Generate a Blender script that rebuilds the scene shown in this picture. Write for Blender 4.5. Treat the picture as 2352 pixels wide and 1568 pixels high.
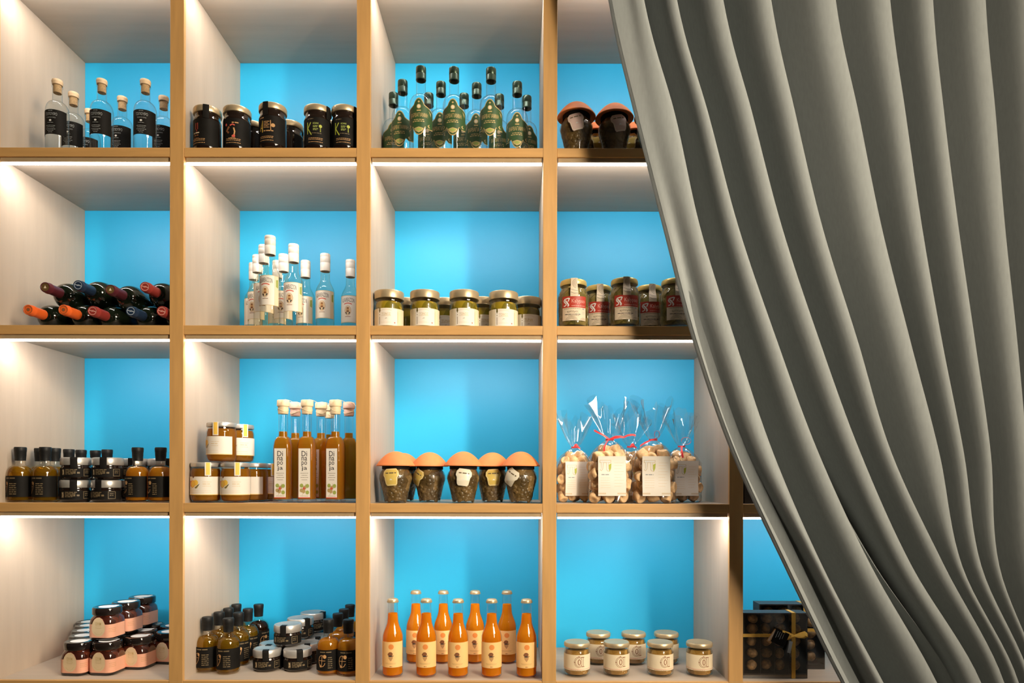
import bpy, bmesh, math, random
from mathutils import Vector, Matrix
C = bpy.context.scene.collection
PI = math.pi
for o in list(bpy.data.objects):
    bpy.data.objects.remove(o)

# ------------------------------------------------------------------ camera, world, light, exposure
sc = bpy.context.scene
cam_d = bpy.data.cameras.new('camera')
cam = bpy.data.objects.new('camera', cam_d); C.objects.link(cam)
cam.matrix_world = (Matrix.Translation((1.5167, -2.0, 1.30)) @ Matrix.Rotation(0.00127, 4, 'Z')
                    @ Matrix.Rotation(PI / 2, 4, 'X') @ Matrix.Rotation(0.00208, 4, 'Z'))
cam_d.sensor_width = 36.0
cam_d.lens = 1600.0 / 2352.0 * 36.0
cam_d.shift_x = -10.48 / 2352.0
cam_d.shift_y = 316.0 / 2352.0
cam_d.clip_start = 0.05
sc.camera = cam
sc.view_settings.view_transform = 'Standard'
sc.view_settings.look = 'None'
sc.view_settings.exposure = 0.0
sc.view_settings.gamma = 1.0
sc.view_settings.use_curve_mapping = False
cy = sc.cycles
cy.max_bounces = 10; cy.diffuse_bounces = 5; cy.glossy_bounces = 4; cy.transmission_bounces = 6
cy.transparent_max_bounces = 40; cy.sample_clamp_indirect = 3.0
cy.caustics_reflective = False; cy.caustics_refractive = False

w = bpy.data.worlds.new('shop_air'); sc.world = w; w.use_nodes = True
bg = w.node_tree.nodes['Background']
bg.inputs[0].default_value = (1.0, 0.86, 0.66, 1)
bg.inputs[1].default_value = 0.025

def area(name, loc, target, sx, sy, power, col):
    l = bpy.data.lights.new(name, 'AREA'); l.shape = 'RECTANGLE'; l.size = sx; l.size_y = sy
    l.energy = power; l.color = col
    o = bpy.data.objects.new(name, l); C.objects.link(o); o.location = loc
    o.rotation_euler = (Vector(target) - Vector(loc)).to_track_quat('-Z', 'Y').to_euler()
    return o
# tall narrow warm key light from out of view, right of the camera
dl = area('tall_key_light', (2.95, -2.25, 2.05), (0.95, 0, 1.50), 0.16, 1.7, 21.0, (1.0, 0.86, 0.66))
dl.data.spread = math.radians(90)
# added broad soft light, out of view, to lift uprights and shape curtain
area('added_soft_light', (3.6, -2.6, 2.95), (1.4, 0, 1.3), 1.5, 1.2, 160.0, (1.0, 0.85, 0.64))
LED, LED_W = 14.0, 2.4       # glow of the diffusers, and the light they throw

# ------------------------------------------------------------------ measures of the shelving
P = 0.53625            # from one upright to the next
H = 0.51063            # from one shelf to the next
D = 0.4072             # depth to the back panel
TH = 0.0262            # shelf thickness
Z4 = 0.71896           # top of the lowest shelf in the picture
def FZ(r): return Z4 + (4 - r) * H

# ------------------------------------------------------------------ materials
def nodes_of(m):
    m.use_nodes = True
    return m.node_tree, m.node_tree.nodes['Principled BSDF']
def mat(name, col, rough=0.5, metal=0.0, var=0.06, scale=30.0, stretch=(1, 1, 1), bump=0.0, coat=0.0, spec=0.5, sheen=0.0):
    """procedural: object-space noise varies the colour a little (and the height, if asked)"""
    m = bpy.data.materials.new(name); nt, b = nodes_of(m)
    tc = nt.nodes.new('ShaderNodeTexCoord'); mp = nt.nodes.new('ShaderNodeMapping')
    mp.inputs['Scale'].default_value = stretch
    n = nt.nodes.new('ShaderNodeTexNoise'); n.inputs['Scale'].default_value = scale; n.inputs['Detail'].default_value = 4
    nt.links.new(tc.outputs['Object'], mp.inputs[0]); nt.links.new(mp.outputs[0], n.inputs['Vector'])
    r = nt.nodes.new('ShaderNodeValToRGB')
    r.color_ramp.elements[0].position = 0.3; r.color_ramp.elements[1].position = 0.7
    r.color_ramp.elements[0].color = tuple(max(0, c * (1 - var)) for c in col) + (1,)
    r.color_ramp.elements[1].color = tuple(min(1, c * (1 + var)) for c in col) + (1,)
    nt.links.new(n.outputs['Fac'], r.inputs[0]); nt.links.new(r.outputs[0], b.inputs['Base Color'])
    b.inputs['Roughness'].default_value = rough; b.inputs['Metallic'].default_value = metal
    b.inputs['Specular IOR Level'].default_value = spec
    b.inputs['Coat Weight'].default_value = coat; b.inputs['Coat Roughness'].default_value = 0.04
    if sheen: b.inputs['Sheen Weight'].default_value = sheen
    if bump:
        bp = nt.nodes.new('ShaderNodeBump'); bp.inputs['Strength'].default_value = bump; bp.inputs['Distance'].default_value = 0.002
        nt.links.new(n.outputs['Fac'], bp.inputs['Height']); nt.links.new(bp.outputs[0], b.inputs['Normal'])
    return m
def patchy(name, cols, rough=0.35, scale=60, coat=0.6):
    """preserved food seen through its jar: cells of several colours"""
    m = bpy.data.materials.new(name); nt, b = nodes_of(m)
    tc = nt.nodes.new('ShaderNodeTexCoord'); v = nt.nodes.new('ShaderNodeTexVoronoi'); v.inputs['Scale'].default_value = scale
    n = nt.nodes.new('ShaderNodeTexNoise'); n.inputs['Scale'].default_value = scale * .6; n.inputs['Detail'].default_value = 3
    mx = nt.nodes.new('ShaderNodeMath'); mx.operation = 'MULTIPLY_ADD'; mx.inputs[1].default_value = 0.5
    sep = nt.nodes.new('ShaderNodeSeparateColor')
    nt.links.new(tc.outputs['Object'], v.inputs['Vector']); nt.links.new(tc.outputs['Object'], n.inputs['Vector'])
    nt.links.new(v.outputs['Color'], sep.inputs[0]); nt.links.new(sep.outputs[0], mx.inputs[0])
    hm = nt.nodes.new('ShaderNodeMath'); hm.operation = 'MULTIPLY'; hm.inputs[1].default_value = 0.5
    nt.links.new(n.outputs['Fac'], hm.inputs[0]); nt.links.new(hm.outputs[0], mx.inputs[2])
    r = nt.nodes.new('ShaderNodeValToRGB'); e = r.color_ramp.elements
    for i, c in enumerate(cols):
        if i > 1: e.new(i / (len(cols) - 1))
    for i, c in enumerate(cols):
        e[i].position = 0.1 + 0.8 * i / (len(cols) - 1); e[i].color = tuple(c) + (1,)
    nt.links.new(mx.outputs[0], r.inputs[0]); nt.links.new(r.outputs[0], b.inputs['Base Color'])
    b.inputs['Roughness'].default_value = rough; b.inputs['Coat Weight'].default_value = coat
    return m
def glass(name, tint=(0.955, 0.97, 0.972), edge=(0.74, 0.79, 0.80), refl=1.0, rough=0.015):
    """thin-walled glass: clear, darker where it is seen edge-on, with Fresnel reflections"""
    m = bpy.data.materials.new(name); m.use_nodes = True; nt = m.node_tree; nt.nodes.clear()
    out = nt.nodes.new('ShaderNodeOutputMaterial'); mix = nt.nodes.new('ShaderNodeMixShader')
    tr = nt.nodes.new('ShaderNodeBsdfTransparent'); gl = nt.nodes.new('ShaderNodeBsdfGlossy'); gl.inputs['Roughness'].default_value = rough
    lw = nt.nodes.new('ShaderNodeLayerWeight'); lw.inputs['Blend'].default_value = 0.5
    pw = nt.nodes.new('ShaderNodeMath'); pw.operation = 'POWER'; pw.inputs[1].default_value = 3.0
    cm = nt.nodes.new('ShaderNodeMix'); cm.data_type = 'RGBA'
    cm.inputs['A'].default_value = tint + (1,); cm.inputs['B'].default_value = edge + (1,)
    nt.links.new(lw.outputs['Facing'], pw.inputs[0]); nt.links.new(pw.outputs[0], cm.inputs['Factor'])
    nt.links.new(cm.outputs['Result'], tr.inputs[0])
    p5 = nt.nodes.new('ShaderNodeMath'); p5.operation = 'POWER'; p5.inputs[1].default_value = 5.0
    fm = nt.nodes.new('ShaderNodeMath'); fm.operation = 'MULTIPLY_ADD'; fm.inputs[1].default_value = 0.9 * refl; fm.inputs[2].default_value = 0.06 * refl
    fm.use_clamp = True
    nt.links.new(lw.outputs['Facing'], p5.inputs[0]); nt.links.new(p5.outputs[0], fm.inputs[0]); nt.links.new(fm.outputs[0], mix.inputs[0])
    nt.links.new(tr.outputs[0], mix.inputs[1]); nt.links.new(gl.outputs[0], mix.inputs[2])
    nt.links.new(mix.outputs[0], out.inputs[0])
    return m
def liquid(name, clear, body, fac, trans=0.5):
    """coloured liquid: part clear tint, part cloudy body that lets light through"""
    m = bpy.data.materials.new(name); m.use_nodes = True; nt = m.node_tree; nt.nodes.clear()
    out = nt.nodes.new('ShaderNodeOutputMaterial'); mix = nt.nodes.new('ShaderNodeMixShader'); m2 = nt.nodes.new('ShaderNodeMixShader')
    tr = nt.nodes.new('ShaderNodeBsdfTransparent'); tr.inputs[0].default_value = clear + (1,)
    df = nt.nodes.new('ShaderNodeBsdfDiffuse'); tl = nt.nodes.new('ShaderNodeBsdfTranslucent')
    tc = nt.nodes.new('ShaderNodeTexCoord'); n = nt.nodes.new('ShaderNodeTexNoise'); n.inputs['Scale'].default_value = 18
    r = nt.nodes.new('ShaderNodeValToRGB')
    r.color_ramp.elements[0].color = tuple(c * .93 for c in body) + (1,); r.color_ramp.elements[1].color = tuple(min(1, c * 1.05) for c in body) + (1,)
    nt.links.new(tc.outputs['Object'], n.inputs['Vector']); nt.links.new(n.outputs['Fac'], r.inputs[0])
    nt.links.new(r.outputs[0], df.inputs[0]); nt.links.new(r.outputs[0], tl.inputs[0])
    m2.inputs[0].default_value = trans; nt.links.new(df.outputs[0], m2.inputs[1]); nt.links.new(tl.outputs[0], m2.inputs[2])
    mix.inputs[0].default_value = fac
    nt.links.new(tr.outputs[0], mix.inputs[1]); nt.links.new(m2.outputs[0], mix.inputs[2]); nt.links.new(mix.outputs[0], out.inputs[0])
    return m
def emitter(name, col, s):
    m = bpy.data.materials.new(name); m.use_nodes = True; nt = m.node_tree; nt.nodes.clear()
    out = nt.nodes.new('ShaderNodeOutputMaterial'); e = nt.nodes.new('ShaderNodeEmission')
    e.inputs[0].default_value = col + (1,); e.inputs[1].default_value = s
    nt.links.new(e.outputs[0], out.inputs[0]); return m

M = dict(
    oak=mat('oak_edge', (0.59, 0.33, 0.117), 0.5, var=0.10, scale=9, stretch=(6, 6, 0.6)),
    oak_h=mat('oak_edge_lengthwise', (0.59, 0.33, 0.117), 0.5, var=0.10, scale=9, stretch=(0.6, 6, 6)),
    panel=mat('pale_wood_laminate', (0.485, 0.385, 0.295), 0.55, var=0.05, scale=7, stretch=(5, 5, 0.5)),
    shelf=mat('pale_wood_laminate_lengthwise', (0.45, 0.36, 0.275), 0.5, var=0.05, scale=7, stretch=(0.5, 5, 5)),
    blue=mat('blue_painted_back', (0.022, 0.465, 0.83), 0.45, var=0.02, scale=3),
    led=emitter('led_diffuser', (1.0, 0.955, 0.89), LED),
    alu=mat('led_profile', (0.42, 0.30, 0.17), 0.45, var=0.05),
    curtain=mat('grey_curtain_cloth', (0.268, 0.290, 0.292), 0.85, var=0.05, scale=160, stretch=(1, 1, 0.25), bump=0.05, spec=0.2, sheen=0.15),
    floor=mat('floor_screed', (0.10, 0.088, 0.075), 0.6, var=0.15, scale=4),
    wall=mat('wall_paint', (0.22, 0.205, 0.18), 0.8, var=0.03, scale=6),
    glass=glass('clear_glass'),
    glass_y=glass('clear_glass_faint_straw', (0.98, 0.97, 0.92), (0.85, 0.82, 0.68)),
    jarglass=glass('jar_glass', (0.98, 0.985, 0.975), (0.80, 0.82, 0.76)),
    film=glass('cellophane', (0.985, 0.988, 0.99), (0.95, 0.96, 0.97), refl=1.7, rough=0.10),
    wineglass=mat('dark_green_wine_glass', (0.006, 0.010, 0.005), 0.06, var=0.2, coat=0.6),
    wood=mat('turned_wood_stopper', (0.72, 0.52, 0.32), 0.55, var=0.12, scale=60, stretch=(1, 1, 4)),
    paleplug=mat('pale_stopper', (0.80, 0.62, 0.40), 0.5, var=0.05),
    pinkplug=mat('pinkish_stopper', (0.82, 0.52, 0.40), 0.5, var=0.05),
    cork=mat('cork', (0.52, 0.33, 0.16), 0.8, var=0.25, scale=220),
    black=mat('matt_black_paper', (0.009, 0.008, 0.007), 0.6, var=0.2, spec=0.12),
    blackcap=mat('black_stopper', (0.010, 0.010, 0.010), 0.5, var=0.2, bump=0.2, scale=200, spec=0.3),
    white=mat('white_ink', (0.75, 0.73, 0.70), 0.6, var=0.02),
    greyink=mat('grey_ink', (0.33, 0.34, 0.34), 0.6, var=0.02),
    darkink=mat('dark_ink', (0.035, 0.030, 0.028), 0.6, var=0.05),
    greenlabel=mat('green_label_paper', (0.032, 0.082, 0.024), 0.5, var=0.12),
    greencap=mat('dark_green_cap', (0.030, 0.055, 0.035), 0.3, metal=0.5, var=0.1),
    cream=mat('cream_paper', (0.80, 0.68, 0.48), 0.6, var=0.03),
    gold=mat('gold_ink', (0.58, 0.42, 0.18), 0.45, metal=0.2, var=0.08),
    whitepaper=mat('white_paper', (0.82, 0.76, 0.68), 0.6, var=0.02),
    whitecap=mat('white_cap', (0.84, 0.78, 0.70), 0.35, var=0.02),
    brownink=mat('brown_ink', (0.25, 0.09, 0.03), 0.6, var=0.08),
    tanink=mat('tan_ink', (0.55, 0.30, 0.12), 0.6, var=0.08),
    orangeink=mat('orange_ink', (0.85, 0.28, 0.06), 0.6, var=0.05),
    terracotta=mat('terracotta', (0.82, 0.25, 0.075), 0.7, var=0.16, scale=22),
    brass=mat('brass_lid', (0.60, 0.47, 0.29), 0.36, metal=0.6, var=0.05),
    goldlid=mat('yellow_gold_lid', (0.74, 0.56, 0.20), 0.34, metal=0.5, var=0.05),
    silver=mat('silver_lid', (0.56, 0.53, 0.49), 0.34, metal=0.6, var=0.05),
    darklid=mat('glossy_black_brown_lid', (0.012, 0.008, 0.007), 0.10, var=0.2, coat=0.5),
    jamdark=mat('dark_preserve', (0.012, 0.006, 0.004), 0.10, var=0.3, coat=0.8),
    jamred=patchy('dark_red_preserve', [(0.025, 0.006, 0.004), (0.07, 0.014, 0.007), (0.16, 0.035, 0.014)], 0.15, 40, 0.9),
    redfoil=mat('red_foil', (0.36, 0.045, 0.035), 0.38, metal=0.25, var=0.08),
    wineredfoil=mat('wine_red_foil', (0.11, 0.020, 0.028), 0.38, metal=0.25, var=0.1),
    orangefoil=mat('orange_wax', (0.80, 0.13, 0.02), 0.4, var=0.08),
    bluefoil=mat('navy_foil', (0.020, 0.040, 0.085), 0.35, metal=0.25, var=0.1),
    goldfoil=mat('gold_disc', (0.60, 0.36, 0.14), 0.3, metal=0.8, var=0.1),
    pinkfoil=mat('pale_stamp', (0.70, 0.36, 0.30), 0.5, var=0.05),
    paleblue=mat('pale_blue_stamp', (0.42, 0.48, 0.56), 0.5, var=0.05),
    tuna=patchy('fish_in_oil', [(0.10, 0.09, 0.005), (0.30, 0.22, 0.012), (0.62, 0.40, 0.04)], 0.25, 38),
    oil=liquid('green_oil', (0.62, 0.55, 0.08), (0.22, 0.19, 0.012), 0.35),
    samphire=patchy('green_pickles', [(0.05, 0.042, 0.008), (0.17, 0.13, 0.03), (0.33, 0.24, 0.08)], 0.25, 55),
    mushroom=patchy('brown_pickles', [(0.055, 0.032, 0.009), (0.14, 0.085, 0.026), (0.29, 0.18, 0.07)], 0.4, 34, 0.15),
    redlabel=mat('red_label_paper', (0.42, 0.035, 0.018), 0.5, var=0.08),
    kraft=mat('pale_label_paper', (0.70, 0.57, 0.42), 0.6, var=0.04),
    yellowtag=mat('yellow_plastic_tag', (0.72, 0.52, 0.13), 0.35, var=0.05),
    whitetag=mat('pale_plastic_tag', (0.85, 0.78, 0.62), 0.3, var=0.04),
    pinktag=mat('pale_pink_tag', (0.72, 0.52, 0.46), 0.4, var=0.04),
    brine=patchy('amber_preserve', [(0.14, 0.075, 0.014), (0.36, 0.19, 0.04), (0.60, 0.36, 0.10)], 0.25, 45),
    honey=liquid('honey', (0.75, 0.36, 0.04), (0.58, 0.24, 0.02), 0.72),
    amber=liquid('amber_spirit', (0.93, 0.52, 0.07), (0.70, 0.31, 0.022), 0.58),
    olive=liquid('olive_oil', (0.82, 0.56, 0.07), (0.42, 0.25, 0.014), 0.36),
    darkoil=liquid('dark_vinegar', (0.16, 0.06, 0.02), (0.05, 0.018, 0.006), 0.5),
    orange=liquid('cloudy_orange_soda', (0.95, 0.45, 0.03), (1.0, 0.36, 0.012), 0.85),
    orangelabel=mat('pale_orange_label', (0.95, 0.60, 0.24), 0.5, var=0.03),
    pinkpaper=mat('salmon_label_paper', (0.84, 0.42, 0.28), 0.55, var=0.03),
    palegold=mat('pale_gold_label', (0.72, 0.55, 0.34), 0.5, var=0.03),
    olivebrown=mat('faint_bronze_ink', (0.16, 0.115, 0.06), 0.5, var=0.1),
    greenink=mat('lime_ink', (0.42, 0.46, 0.05), 0.55, var=0.1),
    leafink=mat('leaf_green_ink', (0.36, 0.42, 0.10), 0.55, var=0.12),
    yellowink=mat('lemon_ink', (0.90, 0.56, 0.08), 0.55, var=0.08),
    redink=mat('coral_ink', (0.62, 0.10, 0.07), 0.55, var=0.08),
    ribbon=mat('red_ribbon', (0.78, 0.035, 0.04), 0.4, var=0.08),
    rusk=mat('baked_rusk', (0.80, 0.52, 0.27), 0.75, var=0.22, scale=80, bump=0.6),
    truffle=mat('cocoa_truffle', (0.50, 0.29, 0.125), 0.5, var=0.45, scale=110, bump=0.5),
    cardbox=mat('dark_chocolate_box', (0.030, 0.020, 0.014), 0.35, var=0.1),
    gilt=mat('gold_ribbon', (0.72, 0.42, 0.08), 0.35, metal=0.35, var=0.08),
    raffia=mat('raffia', (0.74, 0.62, 0.36), 0.8, var=0.1),
)

# ------------------------------------------------------------------ mesh helpers
def to_mesh(bm, name, mats, smooth=True, ang=38):
    bm.normal_update()
    if smooth:
        lim = math.radians(ang)
        for e in bm.edges:
            e.smooth = not (len(e.link_faces) == 2 and e.calc_face_angle(0) > lim)
        for f in bm.faces: f.smooth = True
    me = bpy.data.meshes.new(name); bm.to_mesh(me); bm.free()
    for m in (mats if isinstance(mats, (list, tuple)) else [mats]): me.materials.append(M[m] if isinstance(m, str) else m)
    return me
def lathe_bm(prof, seg=28, bm=None, mi=0, off=(0, 0, 0), mtx=None):
    bm = bm or bmesh.new(); rings = []
    X = lambda v: bm.verts.new((mtx @ Vector(v)) if mtx else (v[0] + off[0], v[1] + off[1], v[2] + off[2]))
    for r, z in prof:
        if r < 1e-6: rings.append([X((0, 0, z))])
        else: rings.append([X((r * math.cos(2 * PI * k / seg), r * math.sin(2 * PI * k / seg), z)) for k in range(seg)])
    for a, b in zip(rings, rings[1:]):
        if len(a) == 1 and len(b) == 1: continue
        for k in range(seg):
            k2 = (k + 1) % seg
            if len(a) == 1: f = bm.faces.new((a[0], b[k2], b[k]))
            elif len(b) == 1: f = bm.faces.new((a[k], a[k2], b[0]))
            else: f = bm.faces.new((a[k], a[k2], b[k2], b[k]))
            f.material_index = mi
    return bm
def lathe(name, prof, mats, seg=28): return to_mesh(lathe_bm(prof, seg), name, mats)
def box_bm(bm, x0, x1, y0, y1, z0, z1, mi=0):
    v = [bm.verts.new(p) for p in ((x0, y0, z0), (x1, y0, z0), (x1, y1, z0), (x0, y1, z0), (x0, y0, z1), (x1, y0, z1), (x1, y1, z1), (x0, y1, z1))]
    fs = []
    for q in ((0, 3, 2, 1), (4, 5, 6, 7), (0, 1, 5, 4), (1, 2, 6, 5), (2, 3, 7, 6), (3, 0, 4, 7)):
        f = bm.faces.new([v[i] for i in q]); f.material_index = mi; fs.append(f)
    return fs
def bevel_box(x0, x1, y0, y1, z0, z1, b=0.001, bm=None):
    bm2 = bmesh.new(); box_bm(bm2, x0, x1, y0, y1, z0, z1)
    bmesh.ops.bevel(bm2, geom=list(bm2.edges), offset=b, segments=2, affect='EDGES', profile=0.5)
    if bm is None: return bm2
    me = bpy.data.meshes.new('tmp'); bm2.to_mesh(me); bm2.free(); bm.from_mesh(me); bpy.data.meshes.remove(me); return bm
def tube_bm(bm, pts, r, seg=8, mi=0):
    pts = [Vector(p) for p in pts]; rings = []; up = Vector((0.13, 0.2, 1)).normalized()
    for i, p in enumerate(pts):
        t = (pts[min(i + 1, len(pts) - 1)] - pts[max(i - 1, 0)]).normalized()
        a = t.cross(up); a = a.normalized() if a.length > 1e-4 else Vector((1, 0, 0)); b = t.cross(a)
        rings.append([bm.verts.new(p + a * r * math.cos(2 * PI * k / seg) + b * r * math.sin(2 * PI * k / seg)) for k in range(seg)])
    for a, b in zip(rings, rings[1:]):
        for k in range(seg):
            f = bm.faces.new((a[k], a[(k + 1) % seg], b[(k + 1) % seg], b[k])); f.material_index = mi
    for rr in (rings[0][::-1], rings[-1]): bm.faces.new(rr).material_index = mi
    return bm
def band_bm(bm, pts, wdir, width, th=0.0006, mi=0):
    """flat ribbon along pts; wdir is the direction of its width (one vector or one per point)"""
    pts = [Vector(p) for p in pts]; rows = []
    for i, p in enumerate(pts):
        t = (pts[min(i + 1, len(pts) - 1)] - pts[max(i - 1, 0)]).normalized()
        wd = Vector(wdir[i] if isinstance(wdir, list) else wdir).normalized(); n = t.cross(wd).normalized()
        hw = width[i] / 2 if isinstance(width, list) else width / 2
        rows.append([bm.verts.new(p + wd * s * hw + n * q * th / 2) for s, q in ((-1, 1), (1, 1), (1, -1), (-1, -1))])
    for a, b in zip(rows, rows[1:]):
        for k in range(4):
            bm.faces.new((a[k], a[(k + 1) % 4], b[(k + 1) % 4], b[k])).material_index = mi
    bm.faces.new(rows[0][::-1]).material_index = mi; bm.faces.new(rows[-1]).material_index = mi
    return bm
def arc(r0, z0, r1, z1, n=6, bulge=1):
    """quarter ellipse from (r0,z0) to (r1,z1), leaving vertically"""
    return [(r1 + (r0 - r1) * math.cos(t * PI / 2 / n), z0 + (z1 - z0) * math.sin(t * PI / 2 / n)) for t in range(1, n + 1)]
def scurve(r0, z0, r1, z1, n=8):
    return [(r0 + (r1 - r0) * (3 * t * t - 2 * t ** 3), z0 + (z1 - z0) * t) for t in [k / n for k in range(1, n + 1)]]

# ------------------------------------------------------------------ printed labels (flat drawing wrapped round its container)
TEXT = {}
def text_shape(s):
    """verts and faces of a word, its height scaled to 1, lower-left corner at the origin"""
    if s not in TEXT:
        cu = bpy.data.curves.new('word', 'FONT'); cu.body = s; cu.resolution_u = 2; cu.offset = 0.004; cu.fill_mode = 'FRONT'
        o = bpy.data.objects.new('word', cu); C.objects.link(o)
        dg = bpy.context.evaluated_depsgraph_get(); dg.update()
        me = o.evaluated_get(dg).to_mesh()
        vs = [tuple(v.co) for v in me.vertices]; fs = [tuple(p.vertices) for p in me.polygons]
        bpy.data.objects.remove(o); bpy.data.curves.remove(cu)
        x0 = min(v[0] for v in vs); x1 = max(v[0] for v in vs); y0 = min(v[1] for v in vs); y1 = max(v[1] for v in vs)
        TEXT[s] = ([((v[0] - x0), (v[1] - y0)) for v in vs], fs, x1 - x0, y1 - y0)
    return TEXT[s]
class Label:
    def __init__(s): s.bm = bmesh.new(); s.mats = []
    def mi(s, m):
        if m not in s.mats: s.mats.append(m)
        return s.mats.index(m)
    def poly(s, pts, m, l=0):
        f = s.bm.faces.new([s.bm.verts.new((x, y, l)) for x, y in pts]); f.material_index = s.mi(m); f.normal_update()
        if f.normal.z < 0: f.normal_flip()
        return f
    def rect(s, x0, y0, x1, y1, m, l=0): return s.poly([(x0, y0), (x1, y0), (x1, y1), (x0, y1)], m, l)
    def disc(s, x, y, rx, ry, m, l=1, n=20, a0=0, a1=2 * PI):
        full = abs(a1 - a0 - 2 * PI) < 1e-6
        s.poly([(x + rx * math.cos(a0 + (a1 - a0) * k / (n if full else n - 1)), y + ry * math.sin(a0 + (a1 - a0) * k / (n if full else n - 1))) for k in range(n)], m, l)
    def line(s, pts, wd, m, l=1, closed=False):
        pts = [Vector(p) for p in pts]; n = len(pts); L = []; R = []
        for i in range(n):
            a = pts[i - 1] if (i or closed) else pts[0]; b = pts[(i + 1) % n] if (i < n - 1 or closed) else pts[-1]
            t = (b - a).normalized(); q = Vector((-t.y, t.x)) * wd / 2; L.append(pts[i] + q); R.append(pts[i] - q)
        for i in range(n if closed else n - 1):
            j = (i + 1) % n; s.poly([R[i], R[j], L[j], L[i]], m, l)
    def ring(s, x, y, rx, ry, wd, m, l=1, n=24, a0=0, a1=2 * PI):
        full = abs(a1 - a0 - 2 * PI) < 1e-6
        s.line([(x + rx * math.cos(a0 + (a1 - a0) * k / (n if full else n - 1)), y + ry * math.sin(a0 + (a1 - a0) * k / (n if full else n - 1))) for k in range(n)], wd, m, l, full)
    def text(s, t, x, y, wd, h, m, l=2, bow=0.0):
        """word t centred on (x, y), stretched to wd by h; bow lifts its middle"""
        vs, fs, tw, th = text_shape(t)
        V = []
        for a, b in vs:
            u = a / tw - .5; V.append(s.bm.verts.new((x + u * wd, y + (b / th - .5) * h + bow * (1 - 4 * u * u), l)))
        for f in fs:
            try:
                q = s.bm.faces.new([V[i] for i in f]); q.material_index = s.mi(m); q.normal_update()
                if q.normal.z < 0: q.normal_flip()
            except ValueError: pass
    def smallprint(s, x0, x1, y, h, m, l=2, seed=1):
        r = random.Random(seed); x = x0
        while x < x1:
            e = min(x1, x + h * r.uniform(1.5, 5)); s.rect(x, y - h / 2, e, y + h / 2, m, l); x = e + h * .7
    def mesh(s, name, R=None, y=None, gap=0.0004, step=0.0022, a0=0.0, fn=None, z0=0.0):
        bm = s.bm; LH = 0.00012
        if R is not None or fn is not None:
            us = [v.co.x for v in bm.verts]; k = math.floor(min(us) / step) + 1
            while k * step < max(us):
                bmesh.ops.bisect_plane(bm, geom=bm.verts[:] + bm.edges[:] + bm.faces[:], plane_co=(k * step, 0, 0), plane_no=(1, 0, 0), dist=1e-7); k += 1
        if fn is not None and callable(fn):
            vv = [v.co.y for v in bm.verts]; k = math.floor(min(vv) / step) + 1
            while k * step < max(vv):
                bmesh.ops.bisect_plane(bm, geom=bm.verts[:] + bm.edges[:] + bm.faces[:], plane_co=(0, k * step, 0), plane_no=(0, 1, 0), dist=1e-7); k += 1
        bmesh.ops.triangulate(bm, faces=[f for f in bm.faces if len(f.verts) > 4])
        for v in bm.verts:
            u, h, l = v.co; o = gap + l * LH
            if fn is not None: v.co = fn(u, h, o)
            elif R is not None: a = a0 + u / R; v.co = ((R + o) * math.sin(a), -(R + o) * math.cos(a), h + z0)
            else: v.co = (u, y - o, h + z0)
        return to_mesh(bm, name, s.mats, smooth=R is not None)

# ------------------------------------------------------------------ things and parts
def tag(o, label=None, cat=None, group=None, kind=None):
    for k, v in (('label', label), ('category', cat), ('group', group), ('kind', kind)):
        if v: o[k] = v
    return o
def obj(name, me, parent=None, loc=None, rot=None):
    o = bpy.data.objects.new(name, me); C.objects.link(o)
    if parent: o.parent = parent
    if loc: o.location = loc
    if rot: o.rotation_euler = rot
    return o
def make(name, parts, loc, rz=0.0, label='', cat='', group=None, scale=None, rot=None):
    """one thing: an Empty at its base with its parts below it; a part is (name, mesh) or (name, mesh, [sub-parts])"""
    t = obj(name, None, None, loc, rot or (0, 0, rz)); tag(t, label, cat, group); t.empty_display_size = 0.02
    if scale: t.scale = scale
    for p in parts:
        o = obj(p[0], p[1], t)
        if len(p) > 2:
            for q in p[2]: obj(q[0], q[1], o)
    return t

# ------------------------------------------------------------------ the room
def struct(name, me): return tag(obj(name, me), kind='structure')
bm = bmesh.new(); box_bm(bm, -3, 6, -5, D + 0.15, -0.05, 0); struct('floor', to_mesh(bm, 'floor', 'floor', False))
bm = bmesh.new(); box_bm(bm, -3, 6, D + 0.014, D + 0.15, 0, 3.05); struct('wall_back', to_mesh(bm, 'wall_back', 'wall', False))
bm = bmesh.new(); box_bm(bm, -3, 6, -5, D + 0.15, 3.05, 3.12); struct('ceiling', to_mesh(bm, 'ceiling', 'wall', False))

# ------------------------------------------------------------------ the shelving unit
unit = tag(obj('shelving_unit', None, None, (2.5 * P, 0, 0)), 'tall built-in oak shelving grid with a blue back, holding all the jars and bottles', 'shelving')
def upart(name, me, parent=None):
    o = obj(name, me, parent or unit)
    if parent is None: o.location = (-2.5 * P, 0, 0)
    return o
for i in range(6):
    x = i * P
    bm = bevel_box(x - 0.0192, x + 0.0192, 0.012, D, 0, FZ(0), 0.0006)
    u = upart('upright', to_mesh(bm, 'upright', 'panel', False))
    bm = bevel_box(x - 0.02, x + 0.02, 0, 0.0118, 0, FZ(0), 0.0009)
    e = upart('edge_trim', to_mesh(bm, 'edge_trim', 'oak', False), u)
for r in range(0, 6):
    for c in range(5):
        x0, x1, z1 = c * P + 0.0193, (c + 1) * P - 0.0193, FZ(r)
        bm = bevel_box(x0, x1, 0.012, D, z1 - TH, z1, 0.0006)
        s = upart('shelf', to_mesh(bm, 'shelf', 'shelf', False))
        bm = bevel_box(x0 + .0008, x1 - .0008, 0.0012, 0.0118, z1 - TH, z1, 0.0012)
        upart('edge_band', to_mesh(bm, 'edge_band', 'oak_h', False), s)
bm = bmesh.new(); box_bm(bm, -0.02, 5 * P + 0.02, D + 0.0004, D + 0.012, 0.0, FZ(0))
upart('back_panel', to_mesh(bm, 'back_panel', 'blue', False))
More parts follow.
